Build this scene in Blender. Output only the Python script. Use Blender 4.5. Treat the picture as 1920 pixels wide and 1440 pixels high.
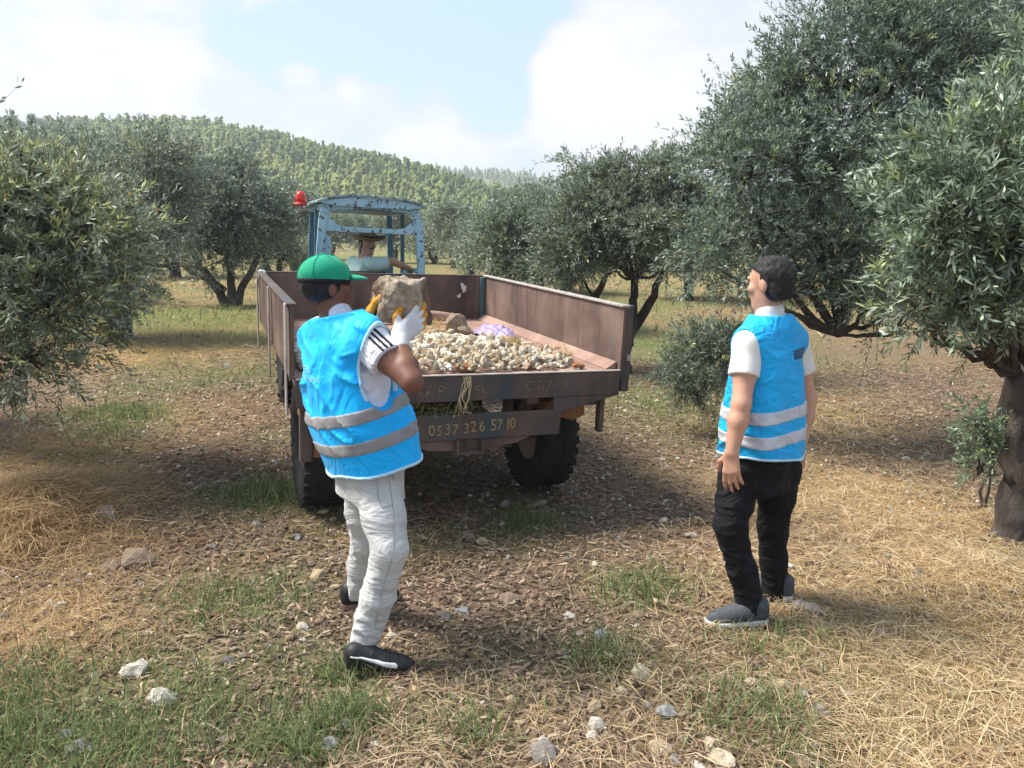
import bpy, bmesh, math, random
import numpy as np
from mathutils import Vector, Matrix
from mathutils.bvhtree import BVHTree
for o in list(bpy.data.objects): bpy.data.objects.remove(o)
scene = bpy.context.scene
COL = scene.collection
# ------------------------------------------------------------ camera
F = 1442.0; CAMH = 1.8; PIT = math.atan((720 - 441.5) / F)
cd = bpy.data.cameras.new('camera'); cam = bpy.data.objects.new('camera', cd); COL.objects.link(cam)
cd.sensor_width = 36.0; cd.lens = 36.0 * F / 1920.0; cd.clip_start = 0.05; cd.clip_end = 5000
cam.location = (0, 0, CAMH); cam.rotation_euler = (math.pi / 2 - PIT, 0, 0)
scene.camera = cam
# ------------------------------------------------------------ sky, sun, exposure
SUN = Vector((-0.72, 0.10, 1.05)).normalized()
world = bpy.data.worlds.new('World'); scene.world = world; world.use_nodes = True
nt = world.node_tree; nt.nodes.clear(); NN = nt.nodes.new; LK = nt.links.new
def px_dir(px, py):
    x = (px - 960) / F; z = (720 - py) / F
    return Vector((x, math.cos(PIT) + z * math.sin(PIT), -math.sin(PIT) + z * math.cos(PIT))).normalized()
SKYBLOBS = [(1140, 180, 200, .62, .2), (1060, 130, 100, .50, .2), (1270, 230, 280, .50), (1480, 120, 300, .45), (150, 110, 240, .65), (420, 70, 180, .40), (230, 260, 260, .25),
            (540, 240, 150, .50), (800, 250, 130, .60), (690, 145, 70, .55), (620, 220, 120, .2), (930, 300, 70, .4), (820, 60, 200, -.75), (930, 190, 80, -.65), (960, 40, 150, -.5), (700, 40, 120, -.25), (560, 110, 110, -.3), (460, 170, 80, -.2)]
def build_world():
    out = NN('ShaderNodeOutputWorld'); bg = NN('ShaderNodeBackground'); LK(bg.outputs[0], out.inputs[0])
    bg.inputs[1].default_value = 0.12
    sky = NN('ShaderNodeTexSky'); sky.sky_type = 'NISHITA'; sky.sun_disc = False
    sky.sun_elevation = math.asin(SUN.z); sky.sun_rotation = math.atan2(SUN.x, SUN.y)
    sky.air_density = 1.0; sky.dust_density = 1.2; sky.ozone_density = 1.5
    tc = NN('ShaderNodeTexCoord')
    def math_(op, a, b=None, clamp=False):
        n = NN('ShaderNodeMath'); n.operation = op; n.use_clamp = clamp
        for i, v in enumerate((a, b)):
            if v is None: continue
            if isinstance(v, (int, float)): n.inputs[i].default_value = v
            else: LK(v, n.inputs[i])
        return n.outputs[0]
    mp = NN('ShaderNodeMapping'); LK(tc.outputs['Generated'], mp.inputs[0]); mp.inputs['Scale'].default_value = (1, 1, 2.0)
    def noise(scale, detail, rough, off=(0, 0, 0), dist=0.0):
        m2 = NN('ShaderNodeMapping'); LK(mp.outputs[0], m2.inputs[0]); m2.inputs['Location'].default_value = off
        n = NN('ShaderNodeTexNoise'); n.inputs['Scale'].default_value = scale; n.inputs['Detail'].default_value = detail
        n.inputs['Roughness'].default_value = rough; n.inputs['Distortion'].default_value = dist
        LK(m2.outputs[0], n.inputs['Vector']); return n.outputs['Fac']
    n1 = noise(2.6, 10, 0.60, (1.3, 0.2, 0.4), 0.25); n2 = noise(9.0, 8, 0.62, (3.1, 1.2, 2.4), 0.4)
    acc = math_('ADD', math_('MULTIPLY', math_('SUBTRACT', n1, 0.5), 2.6), math_('MULTIPLY', math_('SUBTRACT', n2, 0.5), 1.5))
    def blob(px, py, rad, w, acc, soft=0.15):
        d = px_dir(px, py)
        v = NN('ShaderNodeVectorMath'); v.operation = 'DOT_PRODUCT'; LK(tc.outputs['Generated'], v.inputs[0]); v.inputs[1].default_value = d
        r = rad / F
        m = NN('ShaderNodeMapRange'); m.interpolation_type = 'SMOOTHSTEP'
        m.inputs[1].default_value = math.cos(r); m.inputs[2].default_value = math.cos(r * soft)
        m.inputs[3].default_value = 0; m.inputs[4].default_value = w
        LK(v.outputs['Value'], m.inputs[0]); return math_('ADD', acc, m.outputs[0])
    for b in SKYBLOBS: acc = blob(*b[:4], acc, b[4] if len(b) > 4 else .15)
    mask = NN('ShaderNodeMapRange'); mask.interpolation_type = 'SMOOTHSTEP'
    mask.inputs[1].default_value = -0.05; mask.inputs[2].default_value = 0.32; LK(acc, mask.inputs[0])
    br = NN('ShaderNodeMapRange'); br.interpolation_type = 'SMOOTHSTEP'; br.inputs[1].default_value = 0.15; br.inputs[2].default_value = 1.15
    LK(math_('ADD', acc, math_('MULTIPLY', math_('SUBTRACT', noise(4.5, 8, .6, (4, 2, 1), .3), .5), 1.6)), br.inputs[0])
    cc = NN('ShaderNodeMix'); cc.data_type = 'RGBA'
    cc.inputs[6].default_value = (1.62, 1.75, 1.98, 1); cc.inputs[7].default_value = (2.25, 2.27, 2.33, 1); LK(br.outputs[0], cc.inputs[0])
    # thin high haze veils the blue
    hz = NN('ShaderNodeMix'); hz.data_type = 'RGBA'; hz.inputs[0].default_value = 0.9; hz.inputs[7].default_value = (1.14, 1.55, 2.06, 1)
    LK(sky.outputs[0], hz.inputs[6])
    mx = NN('ShaderNodeMix'); mx.data_type = 'RGBA'; LK(mask.outputs[0], mx.inputs[0]); LK(hz.outputs[2], mx.inputs[6]); LK(cc.outputs[2], mx.inputs[7])
    LK(mx.outputs[2], bg.inputs[0])
build_world()
sl = bpy.data.lights.new('sun', 'SUN'); sl.energy = 2.1; sl.angle = math.radians(22); sl.color = (1.0, 0.95, 0.87)
so = bpy.data.objects.new('sun', sl); COL.objects.link(so); so.rotation_euler = (-SUN).to_track_quat('-Z', 'Y').to_euler()
scene.view_settings.view_transform = 'Standard'; scene.view_settings.look = 'None'; scene.view_settings.gamma = 1; scene.view_settings.exposure = 2.0
scene.view_settings.use_curve_mapping = False
scene.cycles.use_denoising = True; scene.cycles.max_bounces = 6; scene.cycles.transparent_max_bounces = 6; scene.cycles.volume_bounces = 0

# ------------------------------------------------------------ helpers
rng = np.random.default_rng(7); random.seed(7)
def U(px, py, Y):                     # a point on the sight line of a pixel at distance Y
    d = px_dir(px, py); t = Y / d.y
    return np.array([d.x * t, Y, CAMH + d.z * t])
def G(px, py, z=0.0):                 # where that sight line meets the ground
    d = px_dir(px, py); t = (z - CAMH) / d.z
    return np.array([d.x * t, d.y * t, z])
_lat2 = rng.random((256, 256)); _lat3 = rng.random((32, 32, 32))
def vn2(x, y):
    xi = np.floor(x).astype(int); yi = np.floor(y).astype(int); fx = x - xi; fy = y - yi
    fx = fx * fx * (3 - 2 * fx); fy = fy * fy * (3 - 2 * fy)
    a = _lat2[xi & 255, yi & 255]; b = _lat2[(xi + 1) & 255, yi & 255]; c = _lat2[xi & 255, (yi + 1) & 255]; d = _lat2[(xi + 1) & 255, (yi + 1) & 255]
    return (a + (b - a) * fx) * (1 - fy) + (c + (d - c) * fx) * fy
def fbm2(x, y, o=4):
    s = 0; a = .5; t = 0
    for i in range(o): s = s + a * vn2(x + 17.3 * i, y + 9.1 * i); t += a; a *= .5; x = x * 2.03; y = y * 2.03
    return s / t
def vn3(x, y, z):
    xi = np.floor(x).astype(int); yi = np.floor(y).astype(int); zi = np.floor(z).astype(int)
    fx = x - xi; fy = y - yi; fz = z - zi
    fx = fx * fx * (3 - 2 * fx); fy = fy * fy * (3 - 2 * fy); fz = fz * fz * (3 - 2 * fz)
    L = lambda i, j, k: _lat3[(xi + i) & 31, (yi + j) & 31, (zi + k) & 31]
    c00 = L(0,0,0) * (1 - fx) + L(1,0,0) * fx; c10 = L(0,1,0) * (1 - fx) + L(1,1,0) * fx
    c01 = L(0,0,1) * (1 - fx) + L(1,0,1) * fx; c11 = L(0,1,1) * (1 - fx) + L(1,1,1) * fx
    return (c00 * (1 - fy) + c10 * fy) * (1 - fz) + (c01 * (1 - fy) + c11 * fy) * fz
def sstep(a, b, x):
    t = np.clip((x - a) / (b - a), 0, 1); return t * t * (3 - 2 * t)
def np_mesh(name, V, Fc, mat=None, col=None, smooth=False):
    V = np.asarray(V, np.float32); Fc = np.asarray(Fc, np.int32); n = Fc.shape[1]
    me = bpy.data.meshes.new(name); me.vertices.add(len(V)); me.vertices.foreach_set('co', V.ravel())
    me.loops.add(Fc.size); me.loops.foreach_set('vertex_index', Fc.ravel())
    me.polygons.add(len(Fc)); me.polygons.foreach_set('loop_start', np.arange(len(Fc), dtype=np.int32) * n)
    if smooth: me.polygons.foreach_set('use_smooth', np.ones(len(Fc), bool))
    me.update(calc_edges=True)
    if col is not None:
        c = np.ones((len(V), 4), np.float32); c[:, :3] = col
        at = me.color_attributes.new('Col', 'FLOAT_COLOR', 'POINT'); at.data.foreach_set('color', c.ravel())
    if mat: me.materials.append(mat)
    return me
def link(name, data, parent=None):
    o = bpy.data.objects.new(name, data); COL.objects.link(o)
    if parent is not None: o.parent = parent
    return o
def tag(o, label=None, cat=None, group=None, kind=None):
    if label: o['label'] = label
    if cat: o['category'] = cat
    if group: o['group'] = group
    if kind: o['kind'] = kind
    return o
def thing(name, label, cat, loc=(0, 0, 0), rot=(0, 0, 0), group=None):
    o = link(name, None); o.location = loc; o.rotation_euler = rot; o.empty_display_size = .1
    return tag(o, label, cat, group)
class MB:                             # collects polygons of one part
    def __init__(s): s.v = []; s.f = []
    def add(s, V, Fs):
        b = len(s.v); s.v += [tuple(map(float, q)) for q in V]; s.f += [tuple(b + i for i in q) for q in Fs]; return s
    def box(s, lo, hi, M=None, bev=0.0):
        x0, y0, z0 = lo; x1, y1, z1 = hi
        V = [(x0,y0,z0),(x1,y0,z0),(x1,y1,z0),(x0,y1,z0),(x0,y0,z1),(x1,y0,z1),(x1,y1,z1),(x0,y1,z1)]
        if M is not None: V = [tuple(M @ Vector(q)) for q in V]
        return s.add(V, [(0,3,2,1),(4,5,6,7),(0,1,5,4),(1,2,6,5),(2,3,7,6),(3,0,4,7)])
    def bar(s, p, q, w, h, up=(0, 0, 1)):
        p = Vector(p); q = Vector(q); d = (q - p); L = d.length; d.normalize(); u = Vector(up)
        if abs(d.dot(u)) > .98: u = Vector((0, 1, 0))
        r = d.cross(u).normalized(); u = r.cross(d)
        M = Matrix((r, d, u)).transposed().to_4x4(); M.translation = p
        return s.box((-w/2, 0, -h/2), (w/2, L, h/2), M)
    def tube(s, pts, rad, n=8, cap=True):
        V, Fs = tube(pts, rad, n, cap); return s.add(V, Fs)
    def lathe(s, prof, n=24, M=None, close=True):   # profile of (radius, height) round local z
        V = []; Fs = []
        for r, z in prof:
            for k in range(n):
                a = 2 * math.pi * k / n; V.append((r * math.cos(a), r * math.sin(a), z))
        m = len(prof)
        for i in range(m - 1):
            for k in range(n): Fs.append((i*n+k, i*n+(k+1)%n, (i+1)*n+(k+1)%n, (i+1)*n+k))
        if close: Fs.append(tuple(reversed(range(n)))); Fs.append(tuple((m-1)*n+k for k in range(n)))
        if M is not None: V = [tuple(M @ Vector(q)) for q in V]
        return s.add(V, Fs)
    def prism(s, poly, y0, y1):                      # outline in x,z extruded along y
        n = len(poly); V = [(x, y0, z) for x, z in poly] + [(x, y1, z) for x, z in poly]
        return s.add(V, [tuple(range(n)), tuple(reversed(range(n, 2*n)))] + [(i, n+i, n+(i+1)%n, (i+1)%n) for i in range(n)])
    def build(s, name, mat, parent=None, smooth=False, bevel=0.0, off=None):
        me = bpy.data.meshes.new(name); v = s.v
        if off is not None: v = [(a-off[0], b-off[1], c-off[2]) for a, b, c in v]
        me.from_pydata(v, [], s.f); me.materials.append(mat)
        bm = bmesh.new(); bm.from_mesh(me); bmesh.ops.recalc_face_normals(bm, faces=bm.faces)
        if bevel > 0: bmesh.ops.bevel(bm, geom=bm.edges[:], offset=bevel, segments=1, affect='EDGES', clamp_overlap=True)
        if smooth:
            for f in bm.faces: f.smooth = True
        bm.to_mesh(me); bm.free()
        return link(name, me, parent)
def tube(pts, rad, n=8, cap=True):
    pts = [Vector(p) for p in pts]; V = []; Fs = []; m = len(pts)
    if not hasattr(rad, '__len__'): rad = [rad] * m
    u = None
    for i, p in enumerate(pts):
        d = (pts[min(i+1, m-1)] - pts[max(i-1, 0)]).normalized()
        if u is None: u = d.orthogonal().normalized()
        else: u = (u - d * u.dot(d)).normalized()
        w = d.cross(u)
        for k in range(n):
            a = 2 * math.pi * k / n; V.append(p + (u * math.cos(a) + w * math.sin(a)) * rad[i])
    for i in range(m - 1):
        for k in range(n): Fs.append((i*n+k, i*n+(k+1)%n, (i+1)*n+(k+1)%n, (i+1)*n+k))
    if cap: Fs.append(tuple(reversed(range(n)))); Fs.append(tuple((m-1)*n+k for k in range(n)))
    return V, Fs
# ------------------------------------------------------------ materials
class NT:
    def __init__(s, name):
        s.m = bpy.data.materials.new(name); s.m.use_nodes = True; s.t = s.m.node_tree; s.t.nodes.clear()
        s.out = s.n('ShaderNodeOutputMaterial'); s.b = s.n('ShaderNodeBsdfPrincipled'); s.l(s.b.outputs[0], s.out.inputs[0])
        s.tc = s.n('ShaderNodeTexCoord')
    def n(s, k, **kw):
        x = s.t.nodes.new(k)
        for a, v in kw.items(): setattr(x, a, v)
        return x
    def l(s, a, b): s.t.links.new(a, b)
    def noise(s, scale, detail=4, rough=.55, stretch=(1, 1, 1), coord='Object', dist=0.0, off=(0, 0, 0)):
        mp = s.n('ShaderNodeMapping'); mp.inputs['Scale'].default_value = stretch; mp.inputs['Location'].default_value = off; s.l(s.tc.outputs[coord], mp.inputs[0])
        x = s.n('ShaderNodeTexNoise'); x.inputs['Scale'].default_value = scale; x.inputs['Detail'].default_value = detail; x.inputs['Roughness'].default_value = rough; x.inputs['Distortion'].default_value = dist
        s.l(mp.outputs[0], x.inputs['Vector']); return x.outputs['Fac']
    def ramp(s, fac, stops, interp='LINEAR'):
        r = s.n('ShaderNodeValToRGB'); cr = r.color_ramp; cr.interpolation = interp
        while len(cr.elements) > 1: cr.elements.remove(cr.elements[-1])
        for i, (p, c) in enumerate(stops):
            e = cr.elements[0] if i == 0 else cr.elements.new(p)
            e.position = p; e.color = (*c, 1) if len(c) == 3 else c
        s.l(fac, r.inputs[0]); return r.outputs[0]
    def mix(s, fac, a, b, mode='MIX'):
        x = s.n('ShaderNodeMix', data_type='RGBA', blend_type=mode)
        for i, v in ((0, fac), (6, a), (7, b)):
            if isinstance(v, (int, float)): x.inputs[i].default_value = v
            elif isinstance(v, tuple): x.inputs[i].default_value = (*v, 1) if len(v) == 3 else v
            else: s.l(v, x.inputs[i])
        return x.outputs[2]
    def step(s, fac, a, b):
        m = s.n('ShaderNodeMapRange', interpolation_type='SMOOTHSTEP'); m.inputs[1].default_value = a; m.inputs[2].default_value = b; s.l(fac, m.inputs[0]); return m.outputs[0]
    def mul(s, a, b, op='MULTIPLY'):
        m = s.n('ShaderNodeMath', operation=op)
        for i, v in enumerate((a, b)):
            if isinstance(v, (int, float)): m.inputs[i].default_value = v
            else: s.l(v, m.inputs[i])
        return m.outputs[0]
    def color(s, c):
        if isinstance(c, tuple): s.b.inputs['Base Color'].default_value = (*c, 1)
        else: s.l(c, s.b.inputs['Base Color'])
    def bump(s, fac, strength=.3, dist=.01):
        b = s.n('ShaderNodeBump'); b.inputs['Strength'].default_value = strength; b.inputs['Distance'].default_value = dist
        s.l(fac, b.inputs['Height']); s.l(b.outputs[0], s.b.inputs['Normal'])
    def fin(s, rough=.7, metal=0.0, spec=.4):
        s.b.inputs['Roughness'].default_value = rough; s.b.inputs['Metallic'].default_value = metal; s.b.inputs['Specular IOR Level'].default_value = spec
        return s.m
def simple(name, c1, c2, scale=8, rough=.7, metal=0, bump=.15, bd=.004, spec=.35, stretch=(1,1,1), bscale=None):
    t = NT(name); n = t.noise(scale, 5, .6, stretch); t.color(t.ramp(n, [(.3, c1), (.7, c2)]))
    if bump: t.bump(t.noise(bscale or scale * 4, 4, .6, stretch), bump, bd)
    return t.fin(rough, metal, spec)
def attr_mat(name, rough=.55, transl=.3, spec=.4, vary=None):
    t = NT(name); a = t.n('ShaderNodeAttribute', attribute_name='Col'); c = a.outputs['Color']
    if vary: c = t.mix(1.0, c, t.ramp(t.noise(vary, 3, .5), [(.3, (.75, .75, .75)), (.7, (1.2, 1.2, 1.2))]), 'MULTIPLY')
    t.color(c); t.fin(rough, 0, spec)
    if transl > 0:
        tr = t.n('ShaderNodeBsdfTranslucent'); t.l(c, tr.inputs[0]); mx = t.n('ShaderNodeMixShader'); mx.inputs[0].default_value = transl
        t.l(t.b.outputs[0], mx.inputs[1]); t.l(tr.outputs[0], mx.inputs[2]); t.l(mx.outputs[0], t.out.inputs[0])
    return t.m
M_leaf = attr_mat('olive_leaf', .42, .28, .5)
M_grass = attr_mat('grass_blade', .6, .3, .25)
M_pine = attr_mat('pine_needles', .8, .2, .1)
M_stone = attr_mat('field_stone_mixed', .85, 0, .25, vary=60)
def bark_mat():
    t = NT('olive_bark'); n = t.noise(6, 6, .65, (1, 1, .25)); n2 = t.noise(22, 5, .6, (1, 1, .3))
    c = t.ramp(n, [(.3, (.035, .027, .022)), (.55, (.085, .070, .058)), (.8, (.17, .15, .125))]); t.color(c)
    t.bump(t.mul(n, n2, 'ADD'), .9, .03); return t.fin(.9, 0, .2)
M_bark = bark_mat()
def rust_mat(name, base, light, dark, blue=.0, streak=1.0, scratch=True, sc=1.0):
    t = NT(name)
    n1 = t.noise(2.2 * sc, 6, .6); st = t.noise(7 * sc, 5, .6, (1.0, 1.0, .12))
    c = t.ramp(n1, [(.28, dark), (.5, base), (.74, light)])
    c = t.mix(t.mul(t.step(st, .5, .72), .55 * streak), c, dark)
    c = t.mix(t.mul(t.step(t.noise(9 * sc, 4, .6, (1, 1, .1), off=(3, 1, 2)), .55, .75), .4 * streak), c, light)
    if blue: c = t.mix(t.mul(t.step(t.noise(3.0 * sc, 6, .65, (1, 1, .35), off=(5, 2, 7)), .60 - .16 * blue, .70), min(.9, blue)), c, (.045, .075, .085))
    if scratch:
        c = t.mix(t.mul(t.step(t.noise(5, 8, .75, (1, 1.6, .8), off=(9, 9, 1), dist=2.2), .66, .72), .5), c, (.42, .33, .28))
    t.color(c); t.bump(t.noise(60, 5, .6), .25, .004); return t.fin(.72, .0, .3)
M_rust_wall = rust_mat('rusty_wall_steel', (.135, .088, .068), (.225, .155, .125), (.062, .043, .038), .30, 1.6)
M_rust_floor = rust_mat('dusty_floor_steel', (.30, .19, .145), (.42, .29, .235), (.18, .105, .08), 0)
M_rust_dark = rust_mat('weathered_beam_steel', (.105, .072, .056), (.17, .115, .09), (.045, .045, .045), .9, 1.2, False)
M_rust_orange = rust_mat('orange_rust_steel', (.26, .105, .04), (.36, .19, .085), (.12, .055, .03), 0, .5, False)
M_edge = simple('worn_steel_edge', (.30, .25, .21), (.50, .45, .40), 12, .5, .2)
M_teal = simple('old_teal_paint', (.045, .10, .12), (.09, .15, .16), 9, .6)
def chipped(name, paint, paint2, under, amount=.52):
    t = NT(name); n = t.noise(16, 9, .72); n2 = t.noise(3.0, 3, .5)
    c = t.ramp(n2, [(.35, paint), (.65, paint2)]); c = t.mix(t.step(n, amount, amount + .05), c, under)
    t.color(c); t.bump(n, .3, .003); return t.fin(.5, 0, .4)
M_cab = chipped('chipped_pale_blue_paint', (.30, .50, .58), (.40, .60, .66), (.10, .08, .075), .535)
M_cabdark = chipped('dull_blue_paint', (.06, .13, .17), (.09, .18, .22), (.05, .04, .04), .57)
M_tyre = simple('dusty_tyre_rubber', (.012, .012, .013), (.035, .033, .031), 14, .85, 0, .3, .004, .2)
M_rim = simple('dirty_wheel_rim', (.16, .10, .06), (.26, .18, .12), 10, .7)
M_letter = None
def letter_mat():
    t = NT('worn_lettering'); n = t.noise(55, 6, .7); tr = t.n('ShaderNodeBsdfTransparent'); mx = t.n('ShaderNodeMixShader')
    t.color(t.ramp(t.noise(20, 3, .5), [(.3, (.30, .19, .08)), (.7, (.42, .30, .15))])); t.fin(.8, 0, .2)
    t.l(t.step(n, .36, .46), mx.inputs[0]); t.l(tr.outputs[0], mx.inputs[1]); t.l(t.b.outputs[0], mx.inputs[2]); t.l(mx.outputs[0], t.out.inputs[0]); return t.m
M_letter = letter_mat()
def letter_faint():
    t = NT('nearly_gone_lettering'); n = t.noise(40, 6, .75); tr = t.n('ShaderNodeBsdfTransparent'); mx = t.n('ShaderNodeMixShader')
    t.color((.30, .22, .14)); t.fin(.8, 0, .2)
    t.l(t.mul(t.step(n, .42, .56), .8), mx.inputs[0]); t.l(tr.outputs[0], mx.inputs[1]); t.l(t.b.outputs[0], mx.inputs[2]); t.l(mx.outputs[0], t.out.inputs[0]); return t.m
M_letter2 = letter_faint()
# ------------------------------------------------------------ ground
_e1 = [(-700, 205), (-400, 212), (0, 228), (170, 240), (400, 246), (500, 262), (620, 292), (700, 307), (780, 326), (870, 357), (1000, 388), (1200, 412), (1500, 425), (2400, 428), (3000, 430)]
_e2 = [(-700, 330), (600, 318), (700, 312), (760, 318), (850, 325), (930, 330), (1050, 342), (1300, 352), (1700, 352), (2300, 345), (3000, 345)]
def _elev(rows):
    a = np.array([(x - 960) / F for x, _ in rows]); e = np.array([math.tan(math.atan((720 - r) / F) - PIT) for _, r in rows]); return a, e
A1, E1 = _elev(_e1); A2, E2 = _elev(_e2)
def hill(x, y):
    yy = np.maximum(y, 40.0); a = x / yy
    z1 = np.interp(a, A1, E1) * 250 * sstep(85, 262, yy) + CAMH * sstep(85, 262, yy)
    z1 = z1 * (1 - .25 * sstep(262, 420, yy))
    z2 = np.interp(a, A2, E2) * 620 * sstep(330, 625, yy)
    z2 = z2 * (1 - .4 * sstep(640, 1100, yy))
    n = (fbm2(x * .02 + 5, y * .02, 3) - .5) * 6 * sstep(90, 180, yy)
    return np.maximum(z1, z2) + n + 1.2 * sstep(30, 90, y) * 0
def gz(x, y, micro=True):
    x = np.asarray(x, float); y = np.asarray(y, float)
    S = sstep(3.7, 4.7, y) * (1 - sstep(14, 24, y))
    z = -.04 * (np.clip(x, -4, 4) + .27) * S + hill(x, y)
    far = 1 - sstep(30, 60, y) * .6
    z = z + (fbm2(x * .45 + 3, y * .45, 3) - .5) * .10 * far * sstep(0, 2.4, np.abs(x) - .9 + (y > 6.5) * 3 + 1.4)
    if micro: z = z + (fbm2(x * 5, y * 5, 3) - .5) * .045
    return z
def gz1(x, y): return float(gz(np.array([x]), np.array([y]))[0])
# what grows where: weights of green grass and dry straw (patches found in the photograph, as places on the ground)
GREEN = [(300, 1330, .55, 1.0), (90, 1360, .45, 1.0), (560, 1340, .5, .75), (450, 1140, .38, .9), (520, 1230, .30, .6), (1190, 1105, .28, .8), (1300, 1270, .32, .35), (700, 1350, .25, .7), (1410, 1330, .25, .5), (1040, 1270, .25, .4),
         (240, 800, .5, .9), (520, 955, .35, 1.0), (420, 960, .3, .6), (985, 965, .3, .6), (960, 1010, .3, .5), (1140, 1230, .3, .5), (880, 1230, .25, .35), (1460, 1230, .3, .5), (290, 745, .7, .7), (600, 1000, .3, .5), (820, 1010, .3, .6), (150, 880, .4, .6), (1450, 1360, .4, .4), (1680, 1300, .35, .4), (400, 720, 1.2, .7), (520, 830, .3, .6), (480, 640, 2.5, .6), (330, 610, 3.5, .9), (1250, 640, 2.2, .8), (1230, 740, 1.6, .6), (1400, 700, 1.2, .4), (850, 480, 12, .5)]
STRAW = [(1700, 950, 1.0, 1.0), (1620, 1120, .9, 1.0), (1850, 1250, .8, 1.0), (1580, 900, .9, .9), (1780, 1050, .8, 1.0), (1880, 1400, .6, 1.0), (1700, 1400, .4, .8), (90, 960, .5, 1.0), (40, 1020, .6, 1.0), (170, 930, .4, .9), (60, 880, .7, .9), (1300, 880, .6, .5),
         (60, 1180, .5, .6), (1150, 1350, .5, .25), (820, 1400, .4, .25), (330, 680, 1.5, .8), (420, 640, 2, .6), (350, 790, .9, .4), (1500, 760, 1.5, .5), (1650, 800, 1.3, .5)]
_gp = [(*G(a, b)[:2], r, w) for a, b, r, w in GREEN]; _sp = [(*G(a, b)[:2], r, w) for a, b, r, w in STRAW]
def zone(x, y):
    g = np.zeros_like(x); s = np.zeros_like(x)
    for cx, cy, r, w in _gp: g = np.maximum(g, w * np.exp(-((x - cx) ** 2 + (y - cy) ** 2) / (r * r)))
    for cx, cy, r, w in _sp: s = np.maximum(s, w * np.exp(-((x - cx) ** 2 + (y - cy) ** 2) / (r * r)))
    n = fbm2(x * 1.3 + 40, y * 1.3, 4); n2 = fbm2(x * 1.1 + 9, y * 1.1 + 30, 4)
    far = sstep(9, 24, y)
    g = np.clip(g * (.45 + 1.1 * n) + .10 * sstep(.5, .7, n) + far * (.25 + .55 * sstep(.42, .62, n2)), 0, 1)
    s = np.clip(s * (.5 + n2) + .13 * sstep(.48, .7, n2) + far * (.55 - .3 * sstep(.42, .62, n2)), 0, 1)
    return g, s
def ground_mat():
    t = NT('orchard_ground'); a = t.n('ShaderNodeAttribute', attribute_name='Col'); sp = t.n('ShaderNodeSeparateColor'); t.l(a.outputs['Color'], sp.inputs[0])
    n1 = t.noise(3.0, 8, .62); n2 = t.noise(28, 6, .65); n3 = t.noise(110, 4, .6); nl = t.noise(.5, 4, .55)
    dirt = t.ramp(n2, [(.25, (.075, .050, .035)), (.5, (.185, .127, .088)), (.72, (.34, .25, .18))])
    dirt = t.mix(t.step(n1, .48, .68), dirt, t.ramp(n3, [(.3, (.13, .075, .045)), (.7, (.30, .20, .12))]))
    straw = t.ramp(n3, [(.25, (.20, .125, .05)), (.5, (.38, .25, .105)), (.75, (.52, .38, .18))])
    straw = t.mix(t.step(n1, .5, .7), straw, (.33, .20, .09))
    green = t.ramp(n3, [(.25, (.07, .095, .03)), (.55, (.15, .19, .06)), (.8, (.27, .29, .10))])
    c = t.mix(t.mul(sp.outputs['Green'], 1.0), dirt, straw); c = t.mix(t.mul(sp.outputs['Red'], .85), c, green)
    c = t.mix(sp.outputs['Blue'], c, t.ramp(t.noise(.05, 6, .6), [(.35, (.09, .12, .04)), (.55, (.16, .19, .07)), (.68, (.34, .20, .12))]))
    t.color(c); t.bump(t.mul(t.mul(n2, .7), n3, 'ADD'), .8, .03); return t.fin(.95, 0, .1)
def axis(stops):
    out = []
    for (a, s0), (b, s1) in zip(stops[:-1], stops[1:]):
        x = a
        while x < b - 1e-6: out.append(x); t = (x - a) / (b - a); x += s0 * (s1 / s0) ** t
    out.append(stops[-1][0]); return np.array(out)
def build_ground():
    xs = axis([(0, .045), (4, .05), (8, .25), (30, 1.5), (150, 9), (700, 60), (1600, 150)]); xs = np.concatenate([-xs[:0:-1], xs])
    ys = axis([(-30, 6), (0, .5), (1.8, .06), (2.2, .035), (6, .05), (12, .14), (40, .8), (100, 4), (400, 8), (700, 14), (1600, 150)])
    X, Y = np.meshgrid(xs, ys, indexing='ij'); Z = gz(X, Y)
    V = np.stack([X, Y, Z], -1).reshape(-1, 3); nx, ny = len(xs), len(ys)
    i = np.arange(nx - 1)[:, None] * ny + np.arange(ny - 1)[None]; Fc = np.stack([i, i + ny, i + ny + 1, i + 1], -1).reshape(-1, 4)
    g, s = zone(X.ravel(), Y.ravel()); C = np.stack([g, s, sstep(95, 150, Y.ravel())], -1)
    tag(link('ground', np_mesh('ground', V, Fc, ground_mat(), C, True)), kind='structure')
build_ground()
# ------------------------------------------------------------ pine wood on the hillsides
def pine_proto(seed):
    r = np.random.default_rng(seed); V = []; Fs = []; C = []
    tiers = 5
    for k in range(tiers):
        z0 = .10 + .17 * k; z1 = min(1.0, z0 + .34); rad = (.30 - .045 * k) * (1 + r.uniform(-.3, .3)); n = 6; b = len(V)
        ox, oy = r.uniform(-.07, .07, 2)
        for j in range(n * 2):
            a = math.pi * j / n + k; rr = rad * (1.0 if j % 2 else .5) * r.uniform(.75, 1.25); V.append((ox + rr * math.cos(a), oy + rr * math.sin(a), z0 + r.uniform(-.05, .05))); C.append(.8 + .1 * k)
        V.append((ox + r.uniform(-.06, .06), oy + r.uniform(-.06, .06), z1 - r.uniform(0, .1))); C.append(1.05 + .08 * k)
        for j in range(n * 2): Fs.append((b + j, b + (j + 1) % (n * 2), b + n * 2))
    return np.array(V), np.array(Fs), np.array(C)
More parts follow.
